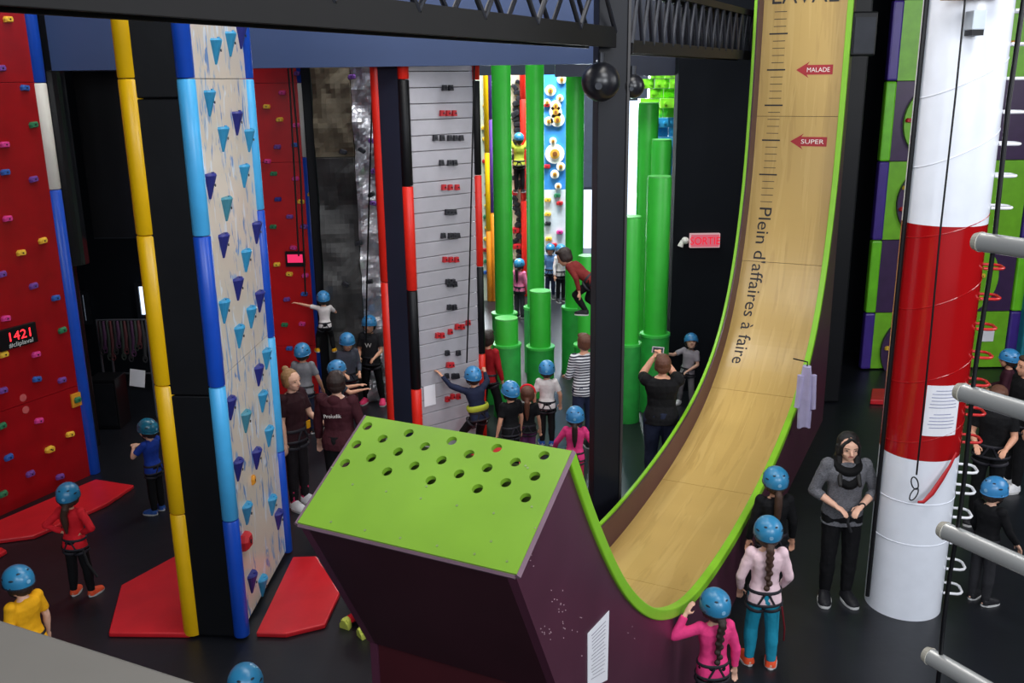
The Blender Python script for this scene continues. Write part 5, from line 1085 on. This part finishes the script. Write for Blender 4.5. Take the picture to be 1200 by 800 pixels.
person('man in black t-shirt and dark jeans holding up a phone', 777, 417, 1.64, head=-4, kid=False, near=True, helmet=None, harness=False, shirt=BLKC, sleeve='short', pants=JEAN, hair='short', hairc='auburn', build=1.18, skin=SKIN,
       reach={False: (766, 416, .40), True: (775, 416, .38)})
_man = bpy.data.objects['person.021'] if False else None
person('boy in pale grey top and trousers with blue helmet, leaning at the dark wall', 811, 388, foot=(804, 474), head=150, near=True, shirt=cloth('light_grey', (150, 144, 152)), sleeve='short', pants=GTR, hair='short', hairc='dark', helmet=HELM2, shoe=WSHOE, skin=SKIN2, lean=(-4, -5), hyaw=25, hpitch=18,
       arms=(((-.3, .2, -1), (.55, .6, -.5)), ((.6, .5, -.4), (.4, .9, .2))), legs=(((-.12, .1, -1), (-.02, -.05, -1)), ((.14, .12, -1), (.1, -.1, -1))))
# climber clinging to a green cylinder, jumping
person('climber in dark red top bent over atop a green cylinder left of the post', 695, 258, 1.25, Y=12.3, lift=1.75, head=62, shirt=cloth('brick_red', (112, 36, 34)), hair='short', hairc='dark', helmet=None, lean=(58, 0), hpitch=-10,
       arms=(((-.3, .2, -.9), (.0, .7, -.7)), ((.3, .2, -.9), (.0, .7, -.7))), legs=(((-.1, .75, -.65), (0, -.6, -.8)), ((.1, .35, -.95), (0, -.85, -.5))))
# far children
person('far child in blue top and helmet, left of the pair beside the flower wall', 643, 289, 1.25, foot=(645, 349), head=170, shirt=cloth('sky_blue', (90, 130, 180)), hair='short', hairc='dark', helmet=HELM, pants=NAVYC)
person('far child in white top and black trousers, right of the pair beside the flower wall', 656.5, 289, 1.3, foot=(657, 353), head=-150, shirt=TEE_W, hair='short', hairc='dark', helmet=HELM)
person('far child in pink top between the two left green cylinders', 608, 300, 1.25, foot=(609, 372), head=-30, shirt=cloth('rose', (226, 120, 160)), pants=DKG, hair='ponytail', hairc='dark', helmet=HELM)
person('far climber in black harness high on the cream wall', 608, 152, 1.3, Y=PZ(612, 346).y-.35, lift=None, head=0, shirt=OLIVE, hair='short', hairc='dark', helmet=HELM, arms=(((-.5, .4, .8), (-.1, .4, .9)), ((.5, .4, .8), (.1, .4, .9))))
# right edge group
person('brown-haired adult in black behind the second steel bar, right of the tube', 1146, 484, 1.6, foot=(1150, 612), head=150, kid=False, near=True, helmet=None, harness=True, shirt=BLKC, hair='short', hairc='auburn', sleeve='short', arms=FR, hpitch=-18)
person('child in maroon top with blue helmet at the right edge above the second steel bar', 1186, 404, 1.3, head=60, shirt=cloth('wine', (58, 26, 38)), hair='short', hairc='dark', helmet=HELM2, arms=FR)
person('adult in black at the right edge, standing behind the child in maroon', 1206, 418, 1.65, head=90, kid=False, helmet=None, shirt=BLKC, hair='short', hairc='brown', shoe=WSHOE)
# child crawling under the slide: only a red sock and yellow shoe show
LS = cloth('lime_shoe', (198, 206, 90), .5)
G = PZ(436, 722)
cr_ = person('child crouching behind the slide, mostly hidden but for red leg and lime shoe', 0, 0, 1.35, foot=(427, 734), head=-42, shirt=DKG, pants=REDC, hair='short', hairc='dark', helmet=HELM2, shoe=LS, sole=LS, lean=(52, 0),
       arms=(((-.2, .5, -.9), (-.1, .6, -.8)), ((.2, .5, -.9), (.1, .6, -.8))), legs=(((-.1, .6, -.75), (-.1, -1, -.12)), ((.1, .6, -.75), (.1, -1, -.12))))
# phone held by the man
for o in bpy.data.objects:
    if o.get('label', '').startswith('man in black t-shirt'):
        MAN = o
pM = PY(771, 410, MAN.location.y+.44)
ph_ = thing('smartphone', 'smartphone held up by the man in the black t-shirt', 'phone', pM, 0)
mb = MB(); mb.box((0, 0, 0), (.075, .005, .04), Matrix.Rotation(.1, 3, 'Y')); mb.build('case', mat('phone_pale', (190, 180, 190), .4), ph_, bevel=.004)
mb = MB(); mb.box((0, -.006, 0), (.062, .001, .033), Matrix.Rotation(.1, 3, 'Y')); mb.build('screen', emit('phone_screen', (70, 80, 90), .6), ph_)

for me in bpy.data.meshes:
    if 0 < len(me.polygons) < 4000 and any(p.use_smooth for p in me.polygons): me.set_sharp_from_angle(angle=.85)
